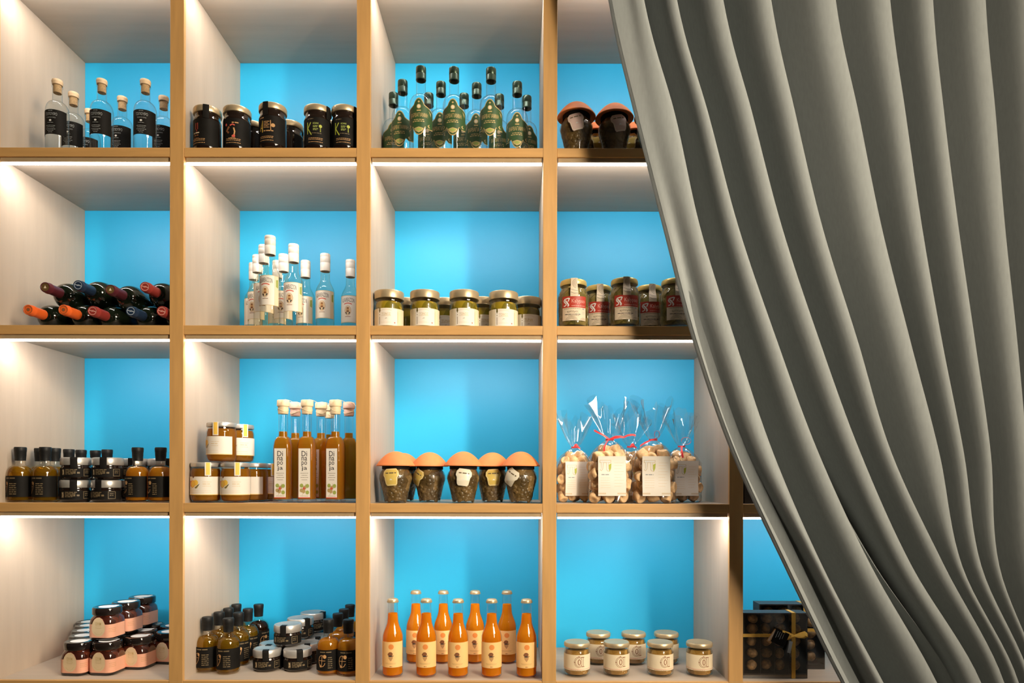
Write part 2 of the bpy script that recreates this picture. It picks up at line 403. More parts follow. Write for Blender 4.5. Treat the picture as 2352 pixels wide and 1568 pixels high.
bm = bmesh.new(); box_bm(bm, 0.0195, 5 * P - 0.0195, 0.05, 0.066, 0, FZ(5) - TH - .0005)
upart('plinth', to_mesh(bm, 'plinth', 'oak_h', False))

# ------------------------------------------------------------------ LED strips under the front edge of every shelf
WHAT = {(1, 1): 'clear bottles with wooden stoppers', (1, 2): 'dark jam jars with black labels', (1, 3): 'green-labelled bottles',
        (1, 4): 'highest terracotta-capped jars', (1, 5): 'empty top bay behind the curtain',
        (2, 1): 'wine bottles lying down', (2, 2): 'white-capped bottles', (2, 3): 'wide cream-labelled jars', (2, 4): 'red-labelled jars', (2, 5): 'second bay down behind the curtain',
        (3, 1): 'black-capped oil bottles and two-high flat jars', (3, 2): 'citrus jam jars and tall amber bottles', (3, 3): 'six terracotta-capped jars in one row',
        (3, 4): 'bags of rusks', (3, 5): 'third bay down behind the curtain',
        (4, 1): 'pile of salmon-labelled jars', (4, 2): 'lowest oil bottles and flat jar pile', (4, 3): 'orange soda bottles', (4, 4): 'small jars printed with an ornate letter a', (4, 5): 'chocolate boxes'}
PW = P - 0.0384 - 0.008
def led_meshes():
    h = PW / 2
    bm = bmesh.new()
    pr = [(0.0075, 0.0), (0.0075, -0.0105), (0.0095, -0.0122), (0.0225, -0.0122), (0.0245, -0.0105), (0.0245, 0.0)]
    L = [bm.verts.new((-h, y, z)) for y, z in pr]; R = [bm.verts.new((h, y, z)) for y, z in pr]
    for k in range(len(pr)): bm.faces.new((L[k], L[(k + 1) % len(pr)], R[(k + 1) % len(pr)], R[k]))
    bm.faces.new(L[::-1]); bm.faces.new(R)
    bmesh.ops.recalc_face_normals(bm, faces=bm.faces)
    hs = to_mesh(bm, 'housing', 'alu', False)
    bm = bmesh.new(); n = 8; pr = [(0.016 - 0.0062 * math.cos(PI * k / n), -0.0124 - 0.0056 * math.sin(PI * k / n)) for k in range(n + 1)]
    L = [bm.verts.new((-h + .001, y, z)) for y, z in pr]; R = [bm.verts.new((h - .001, y, z)) for y, z in pr]
    for k in range(n): bm.faces.new((L[k], L[k + 1], R[k + 1], R[k]))
    bm.faces.new((L[0], R[0], R[-1], L[-1])); bm.faces.new(L[::-1]); bm.faces.new(R)
    bmesh.ops.recalc_face_normals(bm, faces=bm.faces)
    return hs, to_mesh(bm, 'diffuser', 'led', False)
hs, df = led_meshes()
strip = bpy.data.lights.new('strip_light', 'AREA'); strip.shape = 'RECTANGLE'; strip.size = PW - .004; strip.size_y = 0.010
strip.energy = LED_W; strip.color = (1.0, 0.955, 0.91)
for r in range(1, 5):
    for c in range(1, 6):
        t = make('light_strip', [('housing', hs), ('diffuser', df)], ((c - .5) * P, 0, FZ(r - 1) - TH), 0,
             'glowing LED strip over the ' + WHAT[(r, c)], 'light', 'LED strips under the shelf edges')
        q = obj('strip_light', strip, t, (0, 0.0165, -0.0192), (math.radians(46), 0, 0))

# ------------------------------------------------------------------ the curtain
def catmull(p, t):
    n = len(p) - 1; i = min(int(t), n - 1); f = t - i
    a, b, c, d = p[max(i - 1, 0)], p[i], p[i + 1], p[min(i + 2, n)]
    return tuple(0.5 * (2 * b[k] + (c[k] - a[k]) * f + (2 * a[k] - 5 * b[k] + 4 * c[k] - d[k]) * f * f + (3 * b[k] - a[k] - 3 * c[k] + d[k]) * f ** 3) for k in range(len(b)))
# each crease as (x, z) at ten heights, from the ceiling rail to the floor
EDGE = [(1.6718, 3.0157), (1.7479, 2.5337), (1.8146, 2.2423), (1.8892, 1.9509), (1.9660, 1.6596), (2.0675, 1.3684), (2.2036, 1.0773), (2.3510, 0.7773), (2.5286, 0.4618), (2.5407, -0.0088)]
GROOVE = [(1.7212, 3.0071), (1.7947, 2.5275), (1.8511, 2.2376), (1.9252, 1.9477), (1.9983, 1.6579), (2.0959, 1.3681), (2.2548, 1.0785), (2.4025, 0.7801), (2.5658, 0.4661), (2.5690, -0.0021)]
RIDGES = [
 [(1.7623, 2.9832), (1.8348, 2.5104), (1.9123, 2.2246), (1.9767, 1.9388), (2.0652, 1.6530), (2.1625, 1.3673), (2.2884, 1.0817), (2.4428, 0.7875), (2.6082, 0.4779), (2.5872, 0.0162)],
 [(1.8448, 2.9833), (1.9172, 2.5105), (1.9970, 2.2247), (2.0734, 1.9389), (2.1707, 1.6532), (2.2768, 1.3676), (2.4103, 1.0820), (2.5768, 0.7878), (2.7071, 0.4782), (2.6476, 0.0164)],
 [(1.9657, 2.9834), (2.0338, 2.5106), (2.1080, 2.2248), (2.1833, 1.9391), (2.2784, 1.6534), (2.3834, 1.3678), (2.5136, 1.0822), (2.6888, 0.7881), (2.7729, 0.4784), (2.7025, 0.0166)],
 [(2.0921, 2.9835), (2.1547, 2.5108), (2.2168, 2.2250), (2.2855, 1.9393), (2.3751, 1.6536), (2.4625, 1.3679), (2.5960, 1.0824), (2.7481, 0.7882), (2.8059, 0.4785), (2.7519, 0.0167)],
 [(2.2680, 2.9837), (2.3173, 2.5110), (2.3761, 2.2252), (2.4349, 1.9395), (2.5080, 1.6538), (2.5822, 1.3682), (2.6421, 1.0825), (2.7855, 0.7883), (2.8333, 0.4785), (2.7959, 0.0169)],
 [(2.4163, 2.9838), (2.4557, 2.5111), (2.4959, 2.2254), (2.5382, 1.9397), (2.5893, 1.6540), (2.6459, 1.3683), (2.6904, 1.0826), (2.8184, 0.7884), (2.8608, 0.4786), (2.8398, 0.0170)],
 [(2.5426, 2.9839), (2.5645, 2.5113), (2.5936, 2.2255), (2.6304, 1.9398), (2.6728, 1.6541), (2.7140, 1.3684), (2.7365, 1.0827), (2.8437, 0.7885), (2.8827, 0.4787), (2.8782, 0.0171)],
 [(2.6799, 2.9840), (2.6973, 2.5114), (2.7232, 2.2257), (2.7479, 1.9400), (2.7793, 1.6543), (2.8062, 1.3686), (2.8321, 1.0830), (2.8821, 0.7886), (2.9102, 0.4787), (2.9221, 0.0172)],
 [(2.8116, 2.9841), (2.8236, 2.5116), (2.8440, 2.2259), (2.8632, 1.9402), (2.8803, 1.6545), (2.8974, 1.3688), (2.9056, 1.0831), (2.9260, 0.7887), (2.9431, 0.4788), (2.9660, 0.0174)],
 [(2.9269, 2.9842), (2.9334, 2.5117), (2.9450, 2.2260), (2.9565, 1.9403), (2.9626, 1.6546), (2.9687, 1.3690), (2.9748, 1.0833), (2.9809, 0.7888), (2.9870, 0.4789), (3.0154, 0.0175)],
 [(3.0477, 2.9843), (3.0519, 2.5119), (3.0602, 2.2262), (3.0663, 1.9405), (3.0691, 1.6548), (3.0730, 1.3692), (3.0769, 1.0835), (3.0797, 0.7890), (3.0825, 0.4792), (3.1142, 0.0178)],
 [(3.1739, 2.9844), (3.1771, 2.5120), (3.1809, 2.2264), (3.1848, 1.9407), (3.1876, 1.6551), (3.1904, 1.3694), (3.1932, 1.0838), (3.1960, 0.7893), (3.1988, 0.4795), (3.2239, 0.0181)],
]
cols = []
gd = [0.003, 0.004, 0.006, 0.013, 0.034, 0.055, 0.060, 0.055, 0.045, 0.04]
cols.append([(x + 0.050, -0.198, z) for x, z in EDGE])
cols.append([(x + 0.014, -0.2015, z) for x, z in EDGE])
cols.append([(x, -0.205, z) for x, z in EDGE])
cols.append([(x + 0.014, -0.2105, z) for x, z in EDGE])
cols.append([(x, -0.224 + g, z) for (x, z), g in zip(GROOVE, gd)])
for i, rg in enumerate(RIDGES):
    if i == 0:
        cols.append([(0.45 * a[0] + 0.55 * b[0], -0.234, b[1]) for a, b in zip(GROOVE, rg)])
    cols.append([(x, -0.236, z) for x, z in rg])
    if i + 1 < len(RIDGES):
        nx = RIDGES[i + 1]; Q = [[], [], [], [], []]
        for (x, z), (x2, z2) in zip(rg, nx):
            g = x2 - x; dp = min(0.185, max(0.06, 2.2 * abs(g)))
            for q, (fx, fd, fz) in zip(Q, ((0.035, 0.16, 0), (0.03, 0.60, 0), (0.18, 1.0, .2), (0.42, 0.55, .6), (0.72, 0.10, 1))):
                q.append((x + fx * g, -0.240 + fd * dp, z + (z2 - z) * fz))
        if i == 1:      # a small extra crease low down in the second fold
            bump = []
            for lv, ((x, z), (x2, z2)) in enumerate(zip(rg, nx)):
                g = x2 - x; dp = min(0.185, max(0.06, 2.2 * abs(g))); f = (.30, .30, .30, .30, .30, .30, .30, .42, .42, .42)[lv]
                base = 1.0 - (f - .18) / .24 * .45; am = (0, 0, 0, 0, 0, .35, 1, 1, 1, 1)[lv]
                bump.append((x + f * g, -0.240 + (base - .50 * am) * dp, z + (z2 - z) * .4))
            for lv, am in enumerate((0, 0, 0, 0, 0, .3, 1, 1, 1, 1)):
                x, y, z = Q[3][lv]; g = nx[lv][0] - rg[lv][0]; Q[3][lv] = (x + .12 * am * g, y + .02 * am, z)
            Q.insert(3, bump)
        cols += Q
NV, SU = 9 * 9, 4
grid = []
for j in range(NV + 1):
    t = j * 9 / NV
    ctrl = [catmull(c, t) for c in cols]
    grid.append([catmull(ctrl, k / SU) for k in range((len(ctrl) - 1) * SU + 1)])
bm = bmesh.new(); V = []
for row in grid:
    V.append([bm.verts.new((x, y, max(0.004, min(3.049, z)))) for x, y, z in row])
HEM = 2 * SU + 3
for a, b in zip(V, V[1:]):
    for k in range(HEM, len(a) - 1): bm.faces.new((a[k], b[k], b[k + 1], a[k + 1]))
bmesh.ops.delete(bm, geom=[v for v in bm.verts if not v.link_faces], context='VERTS')
bmesh.ops.solidify(bm, geom=bm.faces[:], thickness=0.0022)
curt = tag(obj('curtain', to_mesh(bm, 'curtain', 'curtain', True, 75)), 'grey-green pleated floor-length curtain drawn aside in front of the shelves', 'curtain')
bm = bmesh.new(); V = [[bm.verts.new((x, y, max(0.004, min(3.049, z)))) for x, y, z in row[:HEM + 1]] for row in grid]
for a, b in zip(V, V[1:]):
    for k in range(HEM): bm.faces.new((a[k], b[k], b[k + 1], a[k + 1]))
bmesh.ops.solidify(bm, geom=bm.faces[:], thickness=0.0034)
obj('hem', to_mesh(bm, 'hem', 'curtain', True, 75), curt)

# ------------------------------------------------------------------ kinds of jars and bottles
def put(kind, xy, row, label, rz=0.0, dz=0.0, scale=None, group=None):
    return make(kind['name'], kind['parts'], (xy[0], xy[1], FZ(row) + dz + 0.0004), rz, label, kind['cat'], group or kind['group'], scale)

# clear bottle, wooden stopper, black label
def k_tsipouro():
    R = 0.031
    g = [(0, 0.004), (R * .8, 0.002), (R - .003, 0), (R, .004), (R, .130)] + arc(R, .130, .0136, .1625, 8) + [(.0130, .168), (.0128, .205), (.0144, .2065), (.0144, .2125), (.0118, .2128)]
    st = [(0, .194), (.0100, .194), (.0104, .2132), (.0138, .2134), (.0145, .2155), (.0140, .2175), (.0146, .2195), (.0150, .2240), (.0140, .2280), (.0100, .2300), (0, .2305)]
    L = Label(); hw = 1.36 * R
    L.rect(-hw, .055, hw, .1275, 'black')
    L.text('ΤΣΙΠΟΥΡΟ', -.001, .114, .034, .0085, 'greyink'); L.text('ΤΣΙΠΟΥΡΟ', -.001, .1035, .026, .0035, 'greyink')
    L.disc(-.002, .095, .0035, .0028, 'white', 2)
    for k, (y, wd) in enumerate(((.1235, .012), (.0885, .017), (.080, .026), (.0755, .022), (.070, .027), (.0655, .018), (.0605, .012))):
        L.smallprint(-.002 - wd / 2, -.002 + wd / 2, y, .0013, 'greyink', 2, k)
    lq = [(0, .006), (R - .003, .005), (R - .002, .008), (R - .002, .129)] + arc(R - .002, .129, .0125, .1585, 6) + [(0, .1585)]
    return dict(name='spirit_bottle', cat='bottle', group='stoppered clear bottles', parts=[
        ('glass_body', lathe('glass_body', g, 'glass', 32)), ('stopper', lathe('stopper', st, 'wood', 24), [('stopper_cork', lathe('stopper_cork', [(0, .190), (.0112, .190), (.0112, .2125), (0, .2126)], 'cork', 20))]),
        ('paper_label', L.mesh('paper_label', R=R))])
K = k_tsipouro()
put(K, (0.1490, 0.0658), 1, 'clear black-labelled bottle with wooden stopper, standing closest to the side panel, front row', 0.05)
put(K, (0.2825, 0.0633), 1, 'clear black-labelled wooden-stoppered bottle in the middle of the front three', 0.05)
put(K, (0.4106, 0.0652), 1, 'clear black-labelled wooden-stoppered bottle in front, its lettering fully readable, nearest the first oak upright', 0.18)
put(K, (0.1538, 0.1334), 1, 'wooden-stoppered bottle half hidden right behind the one nearest the side panel', 0.1)
put(K, (0.2897, 0.1574), 1, 'wooden-stoppered bottle in the second row, between the middle and last front bottles', 0.0)
put(K, (0.4194, 0.1546), 1, 'wooden-stoppered bottle in the second row, cut off by the first oak upright', 0.0)
put(K, (0.1428, 0.2316), 1, 'rearmost wooden-stoppered bottle, mostly hidden, only a slim strip showing against the blue', 0.0)

# dark jam jars, black labels printed in colour
def k_jam(style):
    R = 0.0385
    g = [(0, .003), (R - .004, 0), (R - .0008, .004), (R, .008), (R, .090)] + scurve(R, .090, .0355, .101, 5) + [(.0355, .113), (0, .1131)]
    lid = [(0, .110), (.0365, .110), (.0388, .1105), (.0395, .112), (.0395, .1245), (.0380, .1275), (.0360, .128), (.034, .1268), (0, .1268)]
    L = Label(); L.rect(-1.55 * R, .010, 1.55 * R, .088, 'black')
    if style == 'K':
        L.line([(-.025, .074), (-.025, .040)], .0030, 'greenink'); L.line([(-.014, .073), (-.0235, .056), (-.012, .037)], .0030, 'greenink')
        for k, y in enumerate((.070, .0615, .053)): (L.text('KIWI', .000, y, .015, .0055, 'leafink') if k == 0 else (L.smallprint(-.0075, .0068, y + .0015, .0017, 'leafink', 1, k), L.smallprint(-.0075, .0040, y - .0018, .0017, 'leafink', 1, k + 5)))
        L.rect(.011, .046, .0145, .060, 'greenink'); L.disc(.0135, .0625, .0045, .0045, 'greenink', 3)
        L.smallprint(-.011, .017, .042, .0018, 'olivebrown'); L.smallprint(-.024, -.006, .083, .0022, 'olivebrown')
    elif style == 'A':
        L.line([(-.022, .045), (-.0125, .074), (-.0125, .040)], .0030, 'yellowink'); L.line([(-.019, .053), (-.0125, .053)], .0022, 'yellowink')
        [L.smallprint(-.008, .009 - .003 * (q % 2), .0705 - .0042 * q, .0018, 'tanink', 1, q) for q in range(5)]
        L.line([(.012, .074), (.013, .045)], .002, 'tanink'); L.disc(.019, .060, .0055, .0055, 'tanink', 2)
        L.smallprint(-.008, .020, .044, .0028, 'tanink'); L.smallprint(-.024, -.008, .082, .0025, 'tanink')
    elif style == 'pepper':
        L.line([(-.012, .063), (-.020, .051), (-.013, .045)], .006, 'brownink'); L.line([(-.010, .066), (-.002, .070), (.004, .067)], .0035, 'redink')
        L.line([(.001, .060), (.004, .049), (.002, .038), (-.004, .034)], .004, 'tanink'); L.disc(.001, .036, .0045, .0040, 'redink', 3)
        L.disc(-.022, .069, .003, .004, 'redink', 2); L.smallprint(-.004, .014, .075, .003, 'tanink'); L.smallprint(-.014, .006, .030, .0018, 'tanink')
    else:
        L.rect(-.010, .056, -.001, .075, 'redink'); L.rect(-.0075, .050, -.0035, .056, 'redink')
        L.smallprint(-.018, .005, .046, .003, 'kraft'); L.smallprint(-.014, .001, .039, .0035, 'brownink'); L.smallprint(-.016, .002, .031, .002, 'brownink')
    for k, y in enumerate((.028, .024, .017)): L.smallprint(-.022, .020, y, .0015, 'tanink', 2, k)
    S = Label(); a = {'K': 1.02, 'A': -0.06, 'red': 0.58, 'pepper': 2.4}[style]
    S.rect(-.0085, .0885, .0085, .1275, 'black')
    return dict(name='jam_jar', cat='jar', group='dark jam jars on the top shelf', parts=[
        ('glass_body', lathe('glass_body', g, 'jamdark', 32)), ('lid', lathe('lid', lid, 'brass', 32)), ('paper_label', L.mesh('paper_label', R=R)),
        ('seal_strip', S.mesh('seal_strip', R=.0397, a0=a))])
KJ = {s: k_jam(s) for s in ('K', 'A', 'red', 'pepper')}
put(KJ['red'], (0.6045, 0.0452), 1, 'dark jam jar with small red print, in front next to the first oak upright', -0.28)
put(KJ['pepper'], (0.6916, 0.0450), 1, 'dark jam jar with a red and brown pepper drawing on its black label', 0.1)
put(KJ['A'], (0.8017, 0.0302), 1, 'tallest-looking dark jam jar, yellow letter A and black strip over the lid', -0.15)
put(KJ['K'], (0.9298, 0.0395), 1, 'dark jam jar printed with a lime-green letter K, standing clear in front', 0.12)
put(KJ['K'], (1.0096, 0.0417), 1, 'dark jam jar with lime-green letter K, tucked against the second upright', 0.12)
put(KJ['pepper'], (0.7068, 0.1333), 1, 'dark jam jar behind, showing between the pepper jar and the letter A jar', 2.0)
put(KJ['A'], (0.8193, 0.1278), 1, 'dark jam jar behind the letter A jar, its lid edge against the blue', 2.2)
put(KJ['red'], (0.8181, 0.2208), 1, 'rearmost dark jam jar, only the top of its lid above the shelf edge', 1.5)
put(KJ['K'], (0.9485, 0.1326), 1, 'dark jam jar in the second row, glimpsed between the two letter K jars', 2.0)

# clear bottle, green ornate label, dark green cap
def k_green():
    R = 0.033
    g = [(0, 0.004), (R * .8, 0.002), (R - .003, 0), (R, .004), (R, .143)] + arc(R, .143, .0150, .172, 8) + [(.0140, .177), (.0140, .222), (0.0135, .2222)]
    cap = [(.0128, .219), (.0150, .219), (.0152, .2215), (.0148, .2225), (.0150, .2355), (.0145, .2365), (.0150, .2375), (.0150, .2545), (.0142, .2568), (0, .257)]
    L = Label()
    half = [(0, .1515), (.006, .1495), (.012, .1420), (.016, .1330), (.022, .1290), (.030, .1265), (.044, .1215), (.058, .1190), (.058, .071), (.042, .0650), (.028, .0630), (.020, .0690), (.0175, .0650), (.013, .0540), (.007, .0460), (0, .0435)]
    full = half + [(-x, y) for x, y in half[-2:0:-1]]
    L.poly(full, 'gold', 0)
    cx, cyy = 0, .098
    L.poly([(x * .93, cyy + (y - cyy) * .945) for x, y in full], 'greenlabel', 1)
    L.disc(0, .1265, .0062, .0068, 'gold', 2); L.disc(0, .1265, .0042, .0048, 'cream', 3); L.rect(-.006, .113, .006, .1165, 'gold', 2); L.disc(0, .140, .003, .0028, 'gold', 2)
    L.text('ΒΑΡΒΑΓΙΑΝΝΗ', 0, .1020, .054, .0120, 'gold', 3, -0.0)
    L.smallprint(-.015, .015, .0885, .0022, 'gold', 2, 3); L.smallprint(-.019, .016, .0835, .0026, 'gold', 2, 4)
    L.poly([(-.014, .0640), (0, .0675), (.014, .0640), (.010, .0560), (0, .0505), (-.010, .0560)], 'gold', 2)
    L.poly([(-.010, .0622), (0, .0650), (.010, .0622), (.006, .0570), (0, .0555), (-.006, .0570)], 'leafink', 3)
    for s in (-1, 1):
        L.poly([(s * .026, .074), (s * .034, .080), (s * .031, .0725), (s * .038, .0715), (s * .030, .068)], 'gold', 2)
        L.poly([(s * .030, .119), (s * .040, .113), (s * .041, .104), (s * .036, .109)], 'gold', 2)
    return dict(name='ouzo_bottle', cat='bottle', group='green-labelled bottles', parts=[
        ('glass_body', lathe('glass_body', g, 'glass', 32)), ('cap', lathe('cap', cap, 'greencap', 28)), ('paper_label', L.mesh('paper_label', R=R))])
K = k_green()
for xy, lb, a in (
    ((1.2307, 0.0478), 'green-labelled bottle in the front row of three, the one nearest the second upright', -.05),
    ((1.3276, 0.0519), 'middle one of the three tall green-labelled bottles in front', -.02),
    ((1.4365, 0.0539), 'green-labelled bottle in the front row of three, the one nearest the third upright', -.06),
    ((1.1654, 0.1175), 'green-labelled bottle in the second row, first from the second upright', -.12),
    ((1.2809, 0.1266), 'green-labelled bottle in the second row, between the first and middle front bottles', 0),
    ((1.3895, 0.1333), 'green-labelled bottle in the second row, between the middle and last front bottles', 0),
    ((1.5135, 0.1260), 'green-labelled bottle in the second row, standing alone toward the third upright', 0),
    ((1.1252, 0.1871), 'green-labelled bottle in the third row, closest to the second upright, cap beside a lit panel', .1),
    ((1.2357, 0.1893), 'green-capped bottle in the third row, behind the first front bottle', 0),
    ((1.3464, 0.1915), 'green-capped bottle in the third row, cap just beside the middle front bottle neck', 0),
    ((1.4572, 0.1962), 'green-capped bottle in the third row, peeping out behind the last front bottle', 0),
    ((1.5438, 0.2035), 'green-labelled bottle in the third row, the one closest to the third upright', .25)):
    put(K, xy, 1, lb, a)

# vase-shaped jar with a terracotta dome over its lid
def k_vase(tagmat, tilt, full=True):
    g = [(0, .004), (.024, .001), (.031, 0), (.0325, .003), (.0335, .008), (.0385, .034), (.0445, .056), (.0488, .072), (.0478, .081), (.0440, .090), (.0395, .0965), (.0385, .104), (0.0380, .1065)]
    dome = [(.053, .1085), (.0562, .1080), (.0566, .1100)] + [(.0566 * (1 - t / 9) ** 1.0, .1100 + .0415 * (1 - (1 - t / 9) ** 2.1)) for t in range(1, 10)]
    bm = lathe_bm(dome, 36); lathe_bm([(0, .114), (.045, .1125), (.053, .1085)], 36, bm)
    con = lathe_bm([(0, .006), (.029, .006), (.0315, .010), (.0365, .034), (.0425, .056), (.0466, .072), (.0455, .080), (.041, .090), (.036, .098), (0, .099)], 24)
    r = random.Random(5)
    for k in range(170):
        z = .010 + .088 * k / 169; a = k * 2.39996 + r.uniform(-.3, .3)
        rr = (.0315 + (z - .010) * .24 if z < .072 else .0466 - (z - .072) * .42) - .0035
        m4 = Matrix.Translation((rr * math.cos(a), rr * math.sin(a), z)) @ Matrix.Rotation(a, 4, 'Z') @ Matrix.Rotation(r.uniform(0, 6), 4, 'X') @ Matrix.Diagonal((.48, r.uniform(.75, 1.25), r.uniform(.65, .95), 1))
        bmesh.ops.create_icosphere(con, subdivisions=2, radius=r.uniform(.0075, .0105), matrix=m4)
    lidp = [(.0382, .0985), (.0405, .099), (.0405, .1110), (.039, .1125), (0, .1125)]
    L = Label(); top = [(-.014, .0115)]
    body = [(-.0125, -.018), (-.010, -.0215), (.010, -.0215), (.0125, -.018), (.0135, -.004), (.0165, .001), (.0165, .009), (.012, .0155), (-.012, .0155), (-.0165, .009), (-.0165, .001), (-.0135, -.004)]
    L.poly(body, tagmat, 0)
    L.line([(x * .90, y * .92) for x, y in body], .0009, 'whitetag', 1, True)
    L.smallprint(-.011, .011, .006, .0026, 'olivebrown', 1, 3); L.poly([(-.003, -.009), (0, -.006), (.003, -.009)], 'white', 2)
    def bend(u, h, o):
        c, s = 1.34 * math.cos(tilt), 1.34 * math.sin(tilt); x, z = u * c - h * s, u * s + h * c
        zz = .0790 + z; rr = .0497 - (max(0, zz - .078) ** 2) * 16 - (max(0, .066 - zz)) * .3 + .0012
        a = x / .047
        return ((rr + o) * math.sin(a), -(rr + o) * math.cos(a), zz)
    bmt = L.mesh('hang_tag', fn=bend)
    return dict(name='pickle_jar', cat='jar', group='terracotta-capped jars', parts=[
        ('glass_body', lathe('glass_body', g, 'jarglass', 36)), ('pickles', to_mesh(con, 'pickles', 'mushroom')), ('lid', lathe('lid', lidp, 'black', 28)),
        ('dome_cap', to_mesh(bm, 'dome_cap', 'terracotta')), ('hang_tag', bmt)])
VY, VP, VW, VT = k_vase('yellowtag', 0.05), k_vase('pinktag', .22), k_vase('whitetag', -.12), k_vase('yellowtag', -.45)
VW2 = k_vase('whitetag', -.55)
put(VP, (1.6875, 0.0442), 1, 'terracotta-capped jar on the top shelf beside the third upright, pale tag hanging', -.1)
put(VP, (1.7996, 0.0510), 1, 'terracotta-capped jar on the top shelf with a pinker cap, close to the curtain edge', .15)
put(VP, (1.9139, 0.0460), 1, 'terracotta-capped jar on the top shelf almost wholly hidden by the curtain edge', 0)
put(VY, (1.7566, 0.1591), 1, 'back-row terracotta-capped jar, its cap showing low between the two front ones on the top shelf', .1)
put(VY, (1.8780, 0.1588), 1, 'back-row terracotta-capped jar with yellow tag beside the curtain on the top shelf', -.5)
for K, xy, lb, a in (
    (VY, (1.1569, 0.0600), 'terracotta-capped pickle jar with upright yellow tag, beside the second upright', -.12),
    (VT, (1.2492, 0.1250), 'terracotta-capped pickle jar with a tag swung sideways, second in the row of domes', -.75),
    (VW, (1.3566, 0.0600), 'terracotta-capped pickle jar in the middle, its pale tag shining white', .1),
    (VY, (1.4403, 0.1300), 'terracotta-capped pickle jar set back, olive-yellow tag partly covered by its neighbour', .1),
    (VW2, (1.5265, 0.0600), 'terracotta-capped pickle jar nearest the third upright, pale tag swung sideways', -.62),
    (VT, (1.1575, 0.1900), 'terracotta-capped pickle jar hidden behind the one with the upright yellow tag', 1.6)):
    put(K, xy, 3, lb, a)

# wine bottles lying with their necks to the front
def k_wine(foil, disc, mark):
    R = .0405
    g = [(0, .012), (.020, .008), (.034, .001), (.0385, 0), (R, .004), (R, .180)] + [(.0155 + (R - .0155) * math.cos(t * PI / 20) ** 1.0, .180 + .048 * math.sin(t * PI / 20)) for t in range(1, 11)] + [(.0145, .240), (.0137, .292), (0, .292)]
    cap = [(.0142, .236), (.0150, .2365), (.0148, .262), (.0146, .2800), (.0158, .2810), (.0160, .2850), (.0150, .2865), (.0148, .2960), (.0140, .2985), (.0122, .2990)] + ([(.0112, .2978), (0, .2978)])
    L = Label()
    L.ring(0, 0, .0108, .0108, .0020, disc, 0)
    if mark == 'bar': L.line([(-.0095, .003), (-.002, -.0005), (.002, .0005), (.0095, -.003)], .0022, disc, 1); L.disc(0, 0, .0042, .0018, disc, 2)
    elif mark == 'gold': L.disc(0, 0, .0100, .0100, disc, 0); L.poly([(-.004, -.003), (.004, -.003), (0, .005)], 'cream', 1)
    else: L.disc(0, 0, .005, .005, disc, 1)
    cd = L.mesh('cap_stamp', fn=lambda u, h, o: (u, h, .2975 + o))
    return dict(name='wine_bottle', cat='wine bottle', group='wine bottles lying in two layers', parts=[
        ('glass_body', lathe('glass_body', g, 'wineglass', 36)), ('capsule', lathe('capsule', cap, foil, 28), [('cap_stamp', cd)])])
WB = dict(orange=k_wine('orangefoil', 'brownink', 'dot'), red=k_wine('redfoil', 'pinkfoil', 'bar'), blue=k_wine('bluefoil', 'paleblue', 'bar'), dark=k_wine('wineredfoil', 'goldfoil', 'gold'))
zl = FZ(2) + .0410
def wine(kind, x, z, ytip, label, tilt=0.0, rz=0.0):
    K = WB[kind]; t = make(K['name'], K['parts'], (x, ytip + .299 * math.cos(tilt), z - .299 * math.sin(tilt)), 0, label, K['cat'], K['group'], None, (PI / 2 - tilt, 0, rz))
    return t
xs = [(0.1173, 1.7746)[0], (0.2181, 1.7748)[0], (0.2929, 1.7766)[0], (0.4031, 1.7768)[0], (0.4919, 1.7769)[0]]
wine('orange', xs[0], zl, -.012, 'wine bottle with orange wax top, lower layer, the outermost by the side panel')
wine('orange', xs[1], zl, -.012, 'wine bottle with orange wax top, lower layer, second from the side panel')
wine('red', xs[2], zl, .002, 'lower-layer wine bottle with brick-red capsule, lying between orange and navy ones')
wine('blue', xs[3], zl, .002, 'lower-layer wine bottle with navy capsule and pale ring stamp')
wine('red', xs[4], zl, .002, 'lower-layer wine bottle with brick-red capsule, against the first oak upright')
def rest(i, j): 
    hgap = (xs[j] - xs[i]) / 2; return (xs[i] + xs[j]) / 2, zl + math.sqrt(max(1e-5, .0812 ** 2 - hgap ** 2))
for (i, j), kd, yt, lb, tl in (((0, 1), 'dark', -.015, 'upper-layer wine bottle with dark red capsule and gold disc, outermost, pointing past the pile', .0),
                               ((1, 2), 'blue', -.005, 'upper-layer wine bottle with navy capsule and pale ring stamp', .0),
                               ((2, 3), 'dark', -.005, 'upper-layer wine bottle with dark red capsule and gold disc, third along the layer', .0),
                               ((3, 4), 'red', -.005, 'upper-layer wine bottle with brick-red capsule, nearest the first oak upright', .0)):
    x, z = rest(i, j); wine(kd, x, z, yt, lb, tl)

